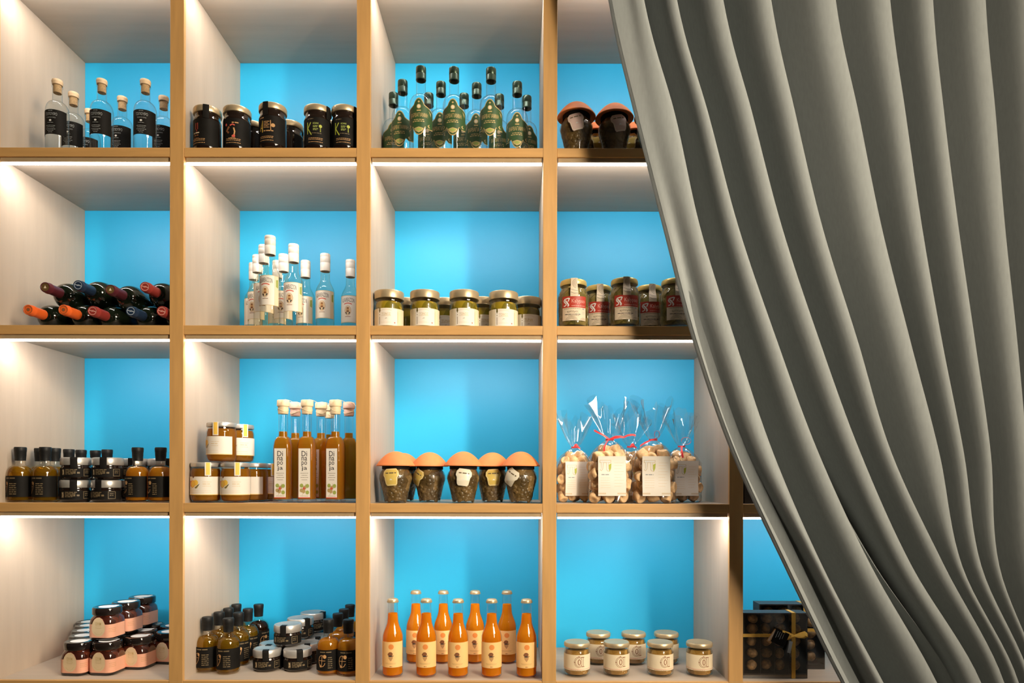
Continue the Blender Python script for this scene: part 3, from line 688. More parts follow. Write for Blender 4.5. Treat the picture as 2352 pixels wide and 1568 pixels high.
# clear bottle, white cap, cream label with an oval portrait
def k_whitecap():
    R = .0285
    g = [(0, .004), (R * .8, .002), (R - .003, 0), (R, .004), (R, .148)] + scurve(R, .148, .0142, .189, 10) + [(.0138, .214), (.0138, .2165)]
    cap = [(.0130, .213), (.0152, .213), (.0155, .216), (.0155, .2385), (.0151, .2392), (.0155, .240), (.0156, .2560), (.0150, .2575), (.0155, .2590), (.0155, .2650), (.0145, .2678), (0, .268)]
    L = Label(); hw = 1.45 * R
    L.rect(-hw, .060, hw, .147, 'gold', 0); L.rect(-hw + .0008, .0608, hw - .0008, .1462, 'cream', 1)
    L.rect(-.027, .0615, .0265, .1455, 'whitepaper', 2); L.line([(.0268, .0615), (.0268, .1455)], .0006, 'gold', 2)
    L.text('ΑΔΑΜΒΑΖΖΟΝ', 0, .1305, .041, .0130, 'darkink', 3, .0025)
    L.line([(-.0125, .1190), (-.006, .1215), (0, .1222), (.006, .1215), (.0125, .1190)], .0028, 'redink', 3)
    L.ring(0, .0985, .0098, .0150, .0013, 'tanink', 3, 28); L.disc(0, .0985, .0085, .0135, 'palegold', 3, 28)
    L.disc(0, .1065, .0042, .0022, 'brownink', 5, 14); L.disc(0, .1010, .0045, .0058, 'tanink', 4, 18); L.disc(0, .0960, .0046, .0026, 'brownink', 5, 16)
    L.poly([(-.0080, .0925), (-.0045, .0945), (-.0015, .0858), (-.0055, .0880)], 'darkink', 5); L.poly([(.0080, .0925), (.0045, .0945), (.0015, .0858), (.0055, .0880)], 'darkink', 5)
    L.rect(-.0085, .0785, .0085, .0800, 'brownink', 3)
    L.poly([(.031, .135), (.0385, .137), (.0385, .112), (.031, .115)], 'leafink', 3)
    return dict(name='anise_bottle', cat='bottle', group='white-capped bottles', parts=[
        ('glass_body', lathe('glass_body', g, 'glass_y', 32)), ('cap', lathe('cap', cap, 'whitecap', 28)), ('paper_label', L.mesh('paper_label', R=R))])
K = k_whitecap()
for xy, lb, a in (
    ((0.7915, 0.0378), 'front white-capped bottle with cream label, its cap standing highest of all', -.15),
    ((0.8373, 0.1095), 'white-capped bottle with cream label, second row, close beside the tallest one', -.12),
    ((0.7438, 0.1179), 'white-capped bottle mostly hidden behind the tallest front one', .2),
    ((0.6891, 0.2132), 'white-capped bottle with cream label at the end of the group toward the bay side panel', -.25),
    ((0.7752, 0.2041), 'white-capped bottle whose cap rises between the two foremost bottles', .0),
    ((0.9082, 0.1991), 'white-capped bottle with cream label standing apart, blue showing on both sides', -.08),
    ((0.8254, 0.2677), 'white-capped bottle in the back row, half covered by the second-row bottle', -.3),
    ((0.9733, 0.2601), 'white-capped bottle touching the second upright, partly cut off by it', -.05),
    ((0.6467, 0.2939), 'rear white-capped bottle, a sliver beyond the outer bottle of the group', .1),
    ((0.7323, 0.2705), 'rear white-capped bottle hidden low behind the gap in the front pair', .1)):
    put(K, xy, 2, lb, a)

# wide jar with a tall gold lid
def k_tonos(word):
    R = .0425
    g = [(0, .003), (R - .004, 0), (R, .004), (R, .070)] + scurve(R, .070, .0400, .0790, 5) + [(.0405, .081), (.0395, .0835), (.0395, .088)]
    lid = [(.0395, .0865), (.0432, .0865), (.0436, .0885), (.0436, .1065), (.0420, .1092), (.0395, .110), (.038, .1092), (0, .1090)]
    con = lathe_bm([(0, .004), (R - .0045, .004), (R - .0035, .007), (R - .0035, .069), (.0365, .077), (0, .077)], 28)
    L = Label(); hw = 1.62 * R
    L.rect(-hw, .004, hw, .0545, 'cream', 0); L.rect(-.022, .0052, .036, .0535, 'whitepaper', 1)
    L.text(word, .003, .0375, .026, .0072, 'gold', 2); L.rect(-.011, .0318, .017, .0325, 'gold', 2)
    L.line([(.003 + .020 * math.sin(t), .0475 - .0 + .003 * math.cos(t * 1.6)) for t in (-.9, -.5, 0, .5, .9)], .0014, 'kraft', 2)
    L.line([(0, .0235), (.004, .0255), (.006, .0245)], .0010, 'olivebrown', 2); L.smallprint(-.012, .018, .013, .0010, 'kraft', 2, 2)
    L.poly([(-.0185, .0545), (-.0145, .0545), (-.0140, .0470), (-.0165, .0400), (-.0190, .0470)], 'samphire', 2); L.disc(-.0165, .0355, .0010, .0016, 'samphire', 2, 10)
    L.rect(-.0172, .008, -.0158, .030, 'olivebrown', 2); L.rect(.0375, .012, .0385, .046, 'gold', 2); L.disc(.028, .0125, .002, .002, 'redink', 2, 10)
    return dict(name='tuna_jar', cat='jar', group='wide cream-labelled jars', parts=[
        ('glass_body', lathe('glass_body', g, 'jarglass', 36)), ('lid', lathe('lid', lid, 'brass', 36)), ('fish_chunks', to_mesh(con, 'fish_chunks', 'tuna')), ('paper_label', L.mesh('paper_label', R=R))])
KT, KU = k_tonos('ΤΟΝΟΣ'), k_tonos('TUNA')
for K, xy, lb, a in (
    (KT, (1.1364, 0.0593), 'wide gold-lidded jar with cream label, front row, touching the second upright side', -.10),
    (KT, (1.2421, 0.0586), 'wide gold-lidded jar with cream label, second of the four in front', -.02),
    (KT, (1.3586, 0.0579), 'wide gold-lidded jar with cream label, third of the four in front', -.02),
    (KT, (1.4742, 0.0668), 'wide gold-lidded jar with cream label, fourth of the four in front', -.04),
    (KU, (1.1749, 0.1495), 'gold-lidded jar in the back row between the first and second front jars, plain side showing', 2.2),
    (KU, (1.2919, 0.1487), 'gold-lidded jar reading TUNA in the back row, between the second and third front jars', .1),
    (KT, (1.4080, 0.1375), 'gold-lidded jar in the back row between the third and fourth front jars', .25),
    (KU, (1.5455, 0.1314), 'gold-lidded jar reading TUNA in the back row, beside the third upright', .02)):
    put(K, xy, 2, lb, a)

# jar with a red and pale label and a paper strip over its lid
def k_red():
    R = .0465
    g = [(0, .004), (R - .012, .001), (R - .006, .0), (R - .001, .006), (R, .014), (R, .092)] + scurve(R, .092, .0365, .1170, 9) + [(.0355, .121), (.0355, .126)]
    lid = [(.0355, .1235), (.0385, .1235), (.0392, .125), (.0392, .1345), (.0372, .1385), (.034, .140), (.032, .1388), (0, .1385)]
    con = lathe_bm([(0, .006), (R - .007, .006), (R - .0035, .014), (R - .0035, .091), (.036, .114), (0, .115)], 28)
    r = random.Random(9)
    for k in range(90):
        z = r.uniform(.012, .105); a = r.uniform(0, 2 * PI); rr = (R - .0045) if z < .09 else R - .0045 - (z - .09) * .38
        m4 = Matrix.Translation((rr * math.cos(a), rr * math.sin(a), z)) @ Matrix.Rotation(a, 4, 'Z') @ Matrix.Rotation(r.uniform(-.9, .9), 4, 'X') @ Matrix.Diagonal((.28, .4, 1.5, 1))
        bmesh.ops.create_icosphere(con, subdivisions=1, radius=.009, matrix=m4)
    L = Label(); hw = .0365
    L.rect(-hw, .016, hw, .054, 'kraft', 0); L.rect(-hw - .001, .053, hw + .001, .086, 'redlabel', 1)
    # the two curling ornaments
    L.line([(-.0155, .0800), (-.0205, .0795), (-.0285, .0775), (-.0310, .0730), (-.0295, .0690), (-.0250, .0660), (-.0235, .0615), (-.0275, .0585), (-.0315, .0580)], .0030, 'white', 2)
    L.line([(-.0275, .0745), (-.0225, .0700), (-.0190, .0650), (-.0165, .0600), (-.0190, .0565)], .0042, 'white', 3)
    L.line([(-.0135, .0805), (-.0160, .0750), (-.0180, .0705)], .0030, 'white', 2)
    L.text('Kalypso', .0125, .0705, .040, .0145, 'pinkfoil', 2); L.smallprint(-.008, .033, .0580, .0016, 'pinkfoil', 2, 3)
    L.text('κρίταμος', -.004, .0415, .032, .0080, 'olivebrown', 2)
    L.smallprint(-.030, .018, .0500, .0013, 'olivebrown', 2, 1); L.smallprint(-.027, .018, .0335, .0018, 'darkink', 2, 2); L.smallprint(-.018, .014, .0300, .0012, 'olivebrown', 2, 4)
    L.rect(.0245, .0475, .031, .0515, 'greyink', 2)
    for q in range(4): L.ring(-.008, .0165, .008 + q * .0030, .005 + q * .0022, .0007, 'olivebrown', 2, 14, 0.05, PI - .05)
    for q in range(3): L.ring(.027, .0165, .004 + q * .0028, .003 + q * .002, .0006, 'olivebrown', 2, 10, 0.1, PI - .1)
    L.smallprint(.024, .032, .040, .001, 'greyink', 2, 5); L.smallprint(.024, .032, .036, .001, 'greyink', 2, 6)
    S = Label(); S.rect(-.0105, .0, .0105, .052, 'kraft', 0)
    for q in range(4): S.ring(.009, .036, .003 + q * .0036, .003 + q * .0036, .0008, 'darkink', 1, 14, PI * .55, PI * 1.45)
    S.line([(-.0095, .020), (0, .0165), (.0095, .016)], .0008, 'darkink', 1); S.line([(-.0095, .012), (0, .0085), (.0095, .009)], .0008, 'darkink', 1)
    def over(u, h, o):
        # from the top of the label up the shoulder, over the neck gap and the lid side
        if h < .008: rr, z = R, .085 + h
        elif h < .033: t = (h - .008) / .025; rr, z = R - .0072 * (3 * t * t - 2 * t ** 3), .093 + .029 * t
        else: rr, z = .0393, .122 + (h - .033) * .93
        a = u / .043; rr += .0009
        return ((rr + o) * math.sin(a), -(rr + o) * math.cos(a), z)
    return dict(name='samphire_jar', cat='jar', group='red-labelled jars', parts=[
        ('glass_body', lathe('glass_body', g, 'jarglass', 36)), ('greens', to_mesh(con, 'greens', 'samphire')), ('lid', lathe('lid', lid, 'goldlid', 36)),
        ('paper_label', L.mesh('paper_label', R=R)), ('seal_strip', S.mesh('seal_strip', fn=over))])
K = k_red()
for xy, lb, a in (
    ((1.6800, 0.0483), 'red-labelled gold-lidded jar in front, against the third upright', -.02),
    ((1.8275, 0.0339), 'red-labelled gold-lidded jar in front, in the middle of the five', .02),
    ((1.9757, 0.0375), 'red-labelled gold-lidded jar partly covered by the curtain edge', .06),
    ((1.7612, 0.1083), 'red-labelled jar set back in shadow between the front jars nearest the upright', .0),
    ((1.9138, 0.1073), 'red-labelled jar set back, between the middle jar and the one by the curtain', .05)):
    put(K, xy, 2, lb, a)

# squat oil bottle, black stopper, black label
def k_oil(liq, mark):
    R = .0335
    g = [(0, .005), (R * .8, .003), (R - .004, 0), (R, .005), (R, .080)] + arc(R, .080, .0150, .108, 8) + [(.0128, .114), (.0125, .124)]
    lq = [(0, .007), (R - .005, .006), (R - .003, .009), (R - .003, .080)] + arc(R - .003, .080, .0138, .105, 6) + [(0, .1052)]
    cap = [(.0122, .1215), (.0140, .1215), (.0142, .1245), (.0146, .1340), (.0149, .1348), (.0153, .1470), (.0158, .1480), (.0163, .1585), (.0150, .1615), (0, .1622)]
    L = Label(); hw = 1.75 * R
    L.rect(-hw, .0150, hw, .0765, 'black', 0)
    L.smallprint(-.018, .016, .070, .0034, 'olivebrown', 1, 2)
    if mark == 'olive':
        L.line([(-.020, .056), (-.013, .060), (-.008, .055), (-.010, .047), (-.012, .038), (-.017, .029), (-.022, .024)], .0014, 'tanink', 1); L.disc(-.011, .055, .0035, .0045, 'tanink', 1, 14)
        L.line([(-.022, .056), (-.021, .026)], .0012, 'tanink', 1); L.line([(-.018, .045), (-.012, .045)], .0011, 'tanink', 1)
    else:
        L.ring(-.012, .044, .0105, .0165, .0017, 'tanink', 1, 22, .9, 2 * PI - .35); L.line([(-.011, .059), (-.013, .027)], .0015, 'tanink', 1); L.line([(-.022, .045), (-.001, .045)], .0015, 'tanink', 1)
        L.disc(-.003, .057, .0050, .0058, 'tanink', 2, 16); L.poly([(-.021, .036), (-.013, .030), (-.013, .025), (-.019, .026)], 'tanink', 2)
    for k in range(6): L.smallprint(-.001 if mark == 'olive' else .006, .019, .054 - k * .006, .0026, 'olivebrown', 1, k)
    return dict(name='oil_bottle', cat='bottle', group='black-stoppered oil bottles', parts=[
        ('glass_body', lathe('glass_body', g, 'glass_y', 32)), ('oil', lathe('oil', lq, liq, 28)), ('stopper', lathe('stopper', cap, 'blackcap', 24)), ('paper_label', L.mesh('paper_label', R=R))])
KO, KQ, KD = k_oil('olive', 'olive'), k_oil('amber', 'wheel'), k_oil('darkoil', 'wheel')
for K, xy, lb, a in (
    (KO, (0.0488, 0.0550), 'black-stoppered oil bottle in the second-lowest bay, first beside the side panel', -.25),
    (KO, (0.1262, 0.0500), 'black-stoppered oil bottle in the second-lowest bay, in front of two others', -.15),
    (KO, (0.0559, 0.1300), 'black-stoppered oil bottle, second-lowest bay, its stopper behind the front pair', -.2),
    (KO, (0.1045, 0.1250), 'black-stoppered oil bottle, second-lowest bay, squeezed against the two-high flat jars', -.1),
    (KQ, (0.3900, 0.0650), 'black-stoppered oil bottle, second-lowest bay, in front of the far flat jars', -.45),
    (KQ, (0.4611, 0.0600), 'black-stoppered oil bottle, second-lowest bay, against the first oak upright', -.4),
    (KO, (0.0988, 0.2000), 'oil bottle behind the two-high flat jars, first of four black stoppers', 0),
    (KO, (0.1060, 0.2500), 'oil bottle behind the two-high flat jars, second of four black stoppers', 0),
    (KO, (0.1282, 0.2900), 'oil bottle behind the two-high flat jars, third of four black stoppers', 0),
    (KO, (0.2111, 0.2150), 'oil bottle behind the two-high flat jars, last of four black stoppers', 0)):
    put(K, xy, 3, lb, a)
def yc(c): return c
for K, xy, lb, a in (
    (KO, (0.5778, 0.1106), 'lowest-bay golden oil bottle, foremost, right beside the bay side panel', -.05),
    (KO, (0.6491, 0.0916), 'lowest-bay golden oil bottle, foremost pair, beside the flat jar pile', -.02),
    (KO, (0.5802, 0.1868), 'lowest-bay oil bottle in the second row, by the side panel', .0),
    (KO, (0.6443, 0.1805), 'lowest-bay oil bottle in the second row, dark label turned away', .9),
    (KO, (0.5819, 0.2534), 'lowest-bay oil bottle in the third row, by the side panel', .0),
    (KO, (0.6480, 0.2466), 'lowest-bay oil bottle in the third row, blue wall beside its stopper', .9),
    (KO, (0.5795, 0.3241), 'lowest-bay oil bottle at the very back, stopper at the panel corner', .0),
    (KD, (0.6533, 0.3250), 'dark-filled bottle at the very back of the golden oil bottles, shoulder against blue', 1.2),
    (KQ, (0.9520, 0.0821), 'lowest-bay amber bottle with a wheel drawing, foremost beside the flat jars', .05),
    (KQ, (1.0133, 0.0764), 'lowest-bay amber bottle with a wheel drawing, foremost, by the second upright', .05),
    (KQ, (0.9579, 0.1701), 'lowest-bay amber bottle in the second row behind the two wheel-drawing bottles', .2),
    (KQ, (0.9588, 0.2430), 'lowest-bay amber bottle in the third row, only its stopper showing by the second upright', .2),
    (KQ, (0.9597, 0.3209), 'rearmost amber bottle of the lowest bay, stopper against the blue by the second upright', .2)):
    put(K, xy, 4, lb, a)

# flat jar, brushed lid, black seal strip
def k_flat(sa):
    R = .0410
    g = [(0, .003), (R - .008, .0), (R - .002, .004), (R, .010), (R, .0345)] + scurve(R, .0345, .0390, .0400, 4) + [(.0388, .0435), (0, .0436)]
    lid = [(.0385, .0425), (.0412, .0425), (.0418, .044), (.0418, .0610), (.0400, .0640), (.0365, .0650), (.0345, .0640), (0, .0636)]
    L = Label(); hw = 1.6 * R
    L.rect(-hw, .008, hw, .0335, 'black', 0)
    L.rect(-.036, .013, -.028, .030, 'olivebrown', 1); L.line([(-.034, .028), (-.030, .021), (-.034, .015)], .0012, 'palegold', 2); L.line([(-.031, .029), (-.0295, .016)], .0012, 'palegold', 2)
    for k in range(4): L.smallprint(-.024, .008 - k * .004, .029 - k * .0042, .0024, 'olivebrown', 1, k)
    L.smallprint(-.008, .014, .0200, .0050, 'olivebrown', 1, 8)
    L.rect(.024, .010, .044, .0315, 'olivebrown', 1); L.rect(.0255, .0115, .0425, .030, 'black', 2); L.smallprint(.028, .040, .025, .002, 'olivebrown', 3, 2); L.smallprint(.028, .038, .020, .002, 'olivebrown', 3, 3)
    S = Label(); S.rect(-.0090, .0, .0090, .0455, 'black', 0)
    def over(u, h, o):
        if h < .028: z = .0335 + h * 1.0; rr = .0425
        else: z = .0652; rr = .0425 - (h - .028)
        if h < .028: a = u / .0425; return ((rr + .0002 + o) * math.sin(a + sa), -(rr + .0002 + o) * math.cos(a + sa), z)
        x, y = u, -rr
        return (x * math.cos(sa) - y * math.sin(sa), x * math.sin(sa) + y * math.cos(sa), z + o)
    return dict(name='spread_jar', cat='jar', group='flat brushed-lid jars', parts=[
        ('glass_body', lathe('glass_body', g, 'jamdark', 36)), ('lid', lathe('lid', lid, 'silver', 36)), ('paper_label', L.mesh('paper_label', R=R)), ('seal_strip', S.mesh('seal_strip', fn=over))])
FA, FB = k_flat(-.02), k_flat(.5)
HF = .0660
SP = [(0.2096, 0.0600), (0.3025, 0.0600), (0.3302, 0.1500), (0.4100, 0.1650)]
WH = ['in the first stack from the side panel', 'in the second stack, between two others', 'in the stack beside a black-stoppered bottle, set back', 'in the stack set back by the first oak upright']
for k, xy in enumerate(SP):
    put(FA, xy, 3, 'flat black-labelled jar at the bottom ' + WH[k], (.45, .0, .2, .5)[k])
    put(FA, (xy[0] + .001, xy[1] + .002), 3, 'flat black-labelled jar on top ' + WH[k], (.42, .27, .35, .9)[k], HF)
for K, xy, dz, lb, a in (
    (FA, (0.7541, 0.1260), 0, 'lowest-bay flat jar in front, bottom of the pile, beside the golden oil bottles', .25),
    (FA, (0.8462, 0.1269), 0, 'lowest-bay flat jar in front, bottom of the pile, beside the amber wheel bottles', .49),
    (FA, (0.8039, 0.1650), HF, 'lowest-bay flat jar foremost on top of the pile, lid strip facing out', .0),
    (FB, (0.8126, 0.2630), HF, 'lowest-bay flat jar second on top of the pile, behind the foremost top one', .35),
    (FB, (0.8260, 0.3570), HF, 'lowest-bay flat jar rearmost and highest-looking on top of the pile', .9),
    (FA, (0.7473, 0.1950), 0, 'lowest-bay flat jar in the bottom layer behind, rim showing beside the oil bottles', .0),
    (FA, (0.8527, 0.2050), 0, 'lowest-bay flat jar in the bottom layer, second behind the amber bottles side', .3),
    (FA, (0.8586, 0.3000), 0, 'lowest-bay flat jar deep in the bottom layer, lid gleaming under the rear top jars', .3),
    (FA, (0.7634, 0.2920), 0, 'lowest-bay flat jar hidden deep in the bottom layer of the pile', .3)):
    put(K, xy, 4, lb, a, dz)

# citrus jam jar, white label with lemons
def k_citrus():
    R = .0425
    g = [(0, .003), (R - .010, .0), (R - .003, .006), (R, .016), (R, .090)] + scurve(R, .090, .0395, .099, 5) + [(.0390, .1065)]
    lq = [(0, .005), (R - .011, .004), (R - .005, .008), (R - .0025, .017), (R - .0025, .089), (.0370, .099), (0, .0995)]
    lid = [(.0390, .1040), (.0412, .1040), (.0418, .1055), (.0418, .1140), (.0400, .1168), (.037, .1170), (.035, .1160), (0, .1158)]
    L = Label(); hw = 1.75 * R
    L.poly([(-hw, .022), (hw, .022), (hw, .0755), (-.0125, .0755), (-.0170, .0700), (-.0215, .0755), (-hw, .0755)], 'whitepaper', 0)
    L.rect(-hw, .0222, hw, .0238, 'yellowink', 1)
    L.poly([(-.036, .062), (-.027, .064), (-.028, .046), (-.033, .047)], 'redink', 1); L.disc(-.009, .0575, .0088, .0085, 'yellowink', 1, 18)
    L.poly([(-.012, .044), (.004, .055), (-.003, .043), (-.008, .0405)], 'samphire', 2); L.disc(-.0195, .0540, .0105, .0110, 'yellowink', 3, 22); L.ring(-.0195, .0540, .0090, .0095, .0010, 'orangeink', 4, 22)
    L.smallprint(.012, .036, .060, .0014, 'palegold', 1, 1); L.smallprint(.012, .032, .054, .0022, 'palegold', 1, 2); L.smallprint(.012, .034, .048, .0012, 'palegold', 1, 3)
    L.smallprint(-.034, .034, .034, .0010, 'palegold', 1, 4); L.smallprint(-.034, .036, .029, .0010, 'palegold', 1, 5)
    S = Label(); S.rect(-.0085, .0780, .0085, .1172, 'whitepaper', 0); S.rect(-.0052, .0805, .0055, .1160, 'yellowink', 1)
    return dict(name='citrus_jar', cat='jar', group='citrus jam jars', parts=[
        ('glass_body', lathe('glass_body', g, 'jarglass', 36)), ('jam', lathe('jam', lq, 'honey', 30)), ('lid', lathe('lid', lid, 'silver', 36)), ('paper_label', L.mesh('paper_label', R=R)),
        ('seal_strip', S.mesh('seal_strip', R=.0430, a0=.62))])
K = k_citrus()
J1 = (0.5960, 0.0580); J2 = (0.6836, 0.0580)
for xy, dz, lb, a in (
    (J1, 0, 'citrus jam jar at the bottom, beside the bay side panel, lemons on its label', -.08),
    (J2, 0, 'citrus jam jar at the bottom, second along, lemons on its label', -.12),
    ((0.7085, 0.1350), 0, 'citrus jam jar set back at the bottom, third along, plain label side showing', -.75),
    ((0.7344, 0.2050), 0, 'citrus jam jar furthest back, half behind the first tall amber bottle', -.05),
    ((0.6381, 0.0680), .1178, 'citrus jam jar standing on top of the two bottom ones', -.62),
    ((0.6604, 0.1450), .1178, 'citrus jam jar on the upper level, behind the topmost front one', .15)):
    put(K, xy, 3, lb, a, dz)

# tall square amber bottle, long white label, pale stopper tied with raffia
def rsq(s, r, n=4):
    out = []
    for cx, cyy, a in ((s - r, -(s - r), -PI / 2), (s - r, s - r, 0), (-(s - r), s - r, PI / 2), (-(s - r), -(s - r), PI)):
        out += [(cx + r * math.cos(a + PI / 2 * k / n), cyy + r * math.sin(a + PI / 2 * k / n)) for k in range(n + 1)]
    return out
def sq_loft(levels, m, name, n=4):
    """levels: (z, half side, corner radius)"""
    bm = bmesh.new(); rings = [[bm.verts.new((x, y, z)) for x, y in rsq(s, min(r, s * .999), n)] for z, s, r in levels]
    for a, b in zip(rings, rings[1:]):
        for k in range(len(a)): bm.faces.new((a[k], a[(k + 1) % len(a)], b[(k + 1) % len(b)], b[k]))
    bm.faces.new(rings[0][::-1]); bm.faces.new(rings[-1])
    return to_mesh(bm, name, m, True, 50)
def k_amber(plug):
    s = .0232; sh = lambda s0: [(.160 + .034 * math.sin(t * PI / 12), .0138 + (s0 - .0138) * math.cos(t * PI / 12), .0045 + (.0092) * t / 6) for t in range(7)]
    body = sq_loft([(0, s - .002, .005), (.003, s, .005)] + sh(s) + [(.200, .0132, .0131), (.262, .0130, .0129)], 'glass', 'glass_body')
    liq = sq_loft([(.010, s - .003, .004), (.012, s - .0022, .004)] + [(z, q - .0022, max(.003, r - .001)) for z, q, r in sh(s)] + [(.2085, .0112, .0111)], 'amber', 'spirit')
    L = Label(); L.rect(-.0172, .0135, .0172, .1580, 'whitepaper', 0); L.rect(-.0172, .0135, .0172, .0160, 'redink', 1)
    L.rect(-.0172, .0135, .0172, .0160, 'redink', 1)
    for k, t in enumerate(('Di', 'na', 'po', 'ja')): L.text(t, 0, (.1430, .1280, .1130, .0995)[k], .0165, (.0155, .0110, .0145, .0145)[k], 'darkink', 2)
    for k, y in enumerate((.086, .080, .0735, .067)): L.smallprint(-.011 + .003 * (k % 2), .012 - .003 * (k % 2), y, .0011, 'olivebrown', 2, k)
    for x, y in ((-.008, .050), (.009, .049), (-.008, .036), (.009, .030), (.001, .044), (-.002, .0335)):
        L.disc(x, y, .0055, .0060, 'leafink' if x > 0.005 or y > .045 else 'gold', 2, 9)
    L.disc(-.0005, .0415, .0040, .0036, 'redink', 3, 10); L.line([(-.006, .022), (.002, .036), (.004, .056)], .0008, 'gold', 3); L.smallprint(-.012, .012, .0195, .0009, 'olivebrown', 2, 7)
    pl = [(.0128, .2600), (.0140, .2600), (.0148, .2640), (.0150, .2810), (.0146, .2822), (.0176, .2826), (.0180, .2850), (.0178, .2985), (.0165, .3010), (0, .3015)]
    bm = bmesh.new(); tube_bm(bm, [(.0, -.0182, .291), (.004, -.0175, .300), (.009, -.004, .3025), (.015, .006, .3015), (.030, .012, .294), (.042, .014, .287)], .0006, 6)
    tube_bm(bm, [(.0153 * math.cos(t), .0153 * math.sin(t), .2700 + .004 * math.sin(t * 2)) for t in [k * 2 * PI / 20 for k in range(21)]], .0008, 6)
    L.rect
    return dict(name='liqueur_bottle', cat='bottle', group='tall square amber bottles', parts=[
        ('glass_body', body), ('spirit', liq), ('stopper', lathe('stopper', pl, plug, 24)), ('raffia_tie', to_mesh(bm, 'raffia_tie', 'raffia')), ('paper_label', L.mesh('paper_label', y=-s, gap=.0004))])
KP, KK = k_amber('paleplug'), k_amber('pinkplug')
for K, xy, lb, a in (
    (KP, (0.8266, 0.0500), 'tall square amber bottle in front, nearest the citrus jam jars', -.03),
    (KP, (0.8971, 0.0500), 'tall square amber bottle in the middle of the front three', -.03),
    (KP, (0.9805, 0.0500), 'tall square amber bottle in front, nearest the second upright', -.20),
    (KK, (0.8408, 0.1180), 'tall amber bottle with pinkish stopper set back between the first two front ones', -1.25),
    (KP, (0.9190, 0.1180), 'tall amber bottle with pale stopper set back between the last two front ones', -.55),
    (KK, (1.0052, 0.1120), 'tall amber bottle with pinkish stopper set back, label edge-on, by the second upright', -1.2),
    (KP, (0.9274, 0.1850), 'tall amber bottle at the back, only its pale stopper showing between two others', 0)):
    put(K, xy, 3, lb, a)

# jar with a salmon label and round gold badge, rounded square body, dark lid
def k_salmon():
    s = .0385
    body = sq_loft([(0, s - .004, .018), (.003, s - .001, .019), (.007, s, .019), (.052, s, .019), (.062, s - .001, .021), (.070, s - .004, .026), (.074, .0345, .0344), (.078, .0345, .0344)], 'jamred', 'glass_body')
    lid = [(.0345, .0740), (.0395, .0740), (.0405, .0755), (.0405, .0920), (.0385, .0955), (.034, .0962), (.0315, .0954), (0, .0952)]
    base = sq_loft([(.0, s - .0035, .018), (.002, s - .0006, .019), (.0072, s + .0003, .0193)], 'darklid', 'glass_foot')
    per = 2 * PI * .019 + 8 * (s - .019); side = 2 * (s - .019); q = PI / 2 * .019
    def wrap(u, h, o):
        # u runs round the rounded square, 0 at the middle of the corner toward the viewer's side
        u = u % per; seg = [(side / 2, 'f', 0), (q, 'c', 0), (side, 'f', 1), (q, 'c', 1), (side, 'f', 2), (q, 'c', 2), (side, 'f', 3), (q, 'c', 3), (side / 2 + 1e-6, 'f', 4)]
        first = True
        for ln, t, k in seg:
            if u <= ln: break
            u -= ln
        i = s - .019; rr = .019 + o
        ang = k % 4 * PI / 2
        if t == 'f':
            x = u if k == 0 else u - side / 2
            if k == 4: x = u - side / 2
            px, py = x, -(s + o)
        else:
            a = u / .019; px, py = i + rr * math.sin(a), -(i + rr * math.cos(a))
        c, sn = math.cos(ang), math.sin(ang)
        return (px * c - py * sn, px * sn + py * c, h)
    L = Label(); hw = per * .44
    L.poly([(-hw, .0085), (hw, .0085), (hw, .0480), (.020, .0480), (.0165, .0560), (.0120, .0640), (.0030, .0690), (-.0060, .0680), (-.0130, .0620), (-.0165, .0540), (-.018, .0480), (-hw, .0480)], 'pinkpaper', 0)
    bdg = [(-.0010 + .0212 * math.cos(t), .036 + (.024 if math.sin(t) < 0 else .0325) * math.sin(t)) for t in [k * 2 * PI / 30 for k in range(30)]]
    L.poly(bdg, 'palegold', 1)
    L.text('DIVM', -.001, .0500, .0175, .0095, 'gold', 2); L.rect(-.009, .0370, .007, .0435, 'gold', 2); L.rect(-.0082, .0376, .0062, .0429, 'palegold', 3)
    L.ring(-.001, .030, .0125, .0125, .0006, 'gold', 2, 18, PI * 1.1, PI * 1.9)
    for k in range(3): L.smallprint(.030, .052, .036 - k * .005, .0010, 'tanink', 1, k)
    St = Label(); St.disc(.002, -.002, .0255, .0225, 'white', 0, 26); St.disc(.016, .016, .0095, .0085, 'white', 1, 14)
    return dict(name='preserve_jar', cat='jar', group='salmon-labelled jars', parts=[
        ('glass_body', body), ('glass_foot', base), ('lid', lathe('lid', lid, 'darklid', 36), [('lid_sticker', St.mesh('lid_sticker', fn=lambda u, h, o: (u, h, .0950 + o)))]), ('paper_label', L.mesh('paper_label', fn=wrap))])
K = k_salmon(); HS = .0972
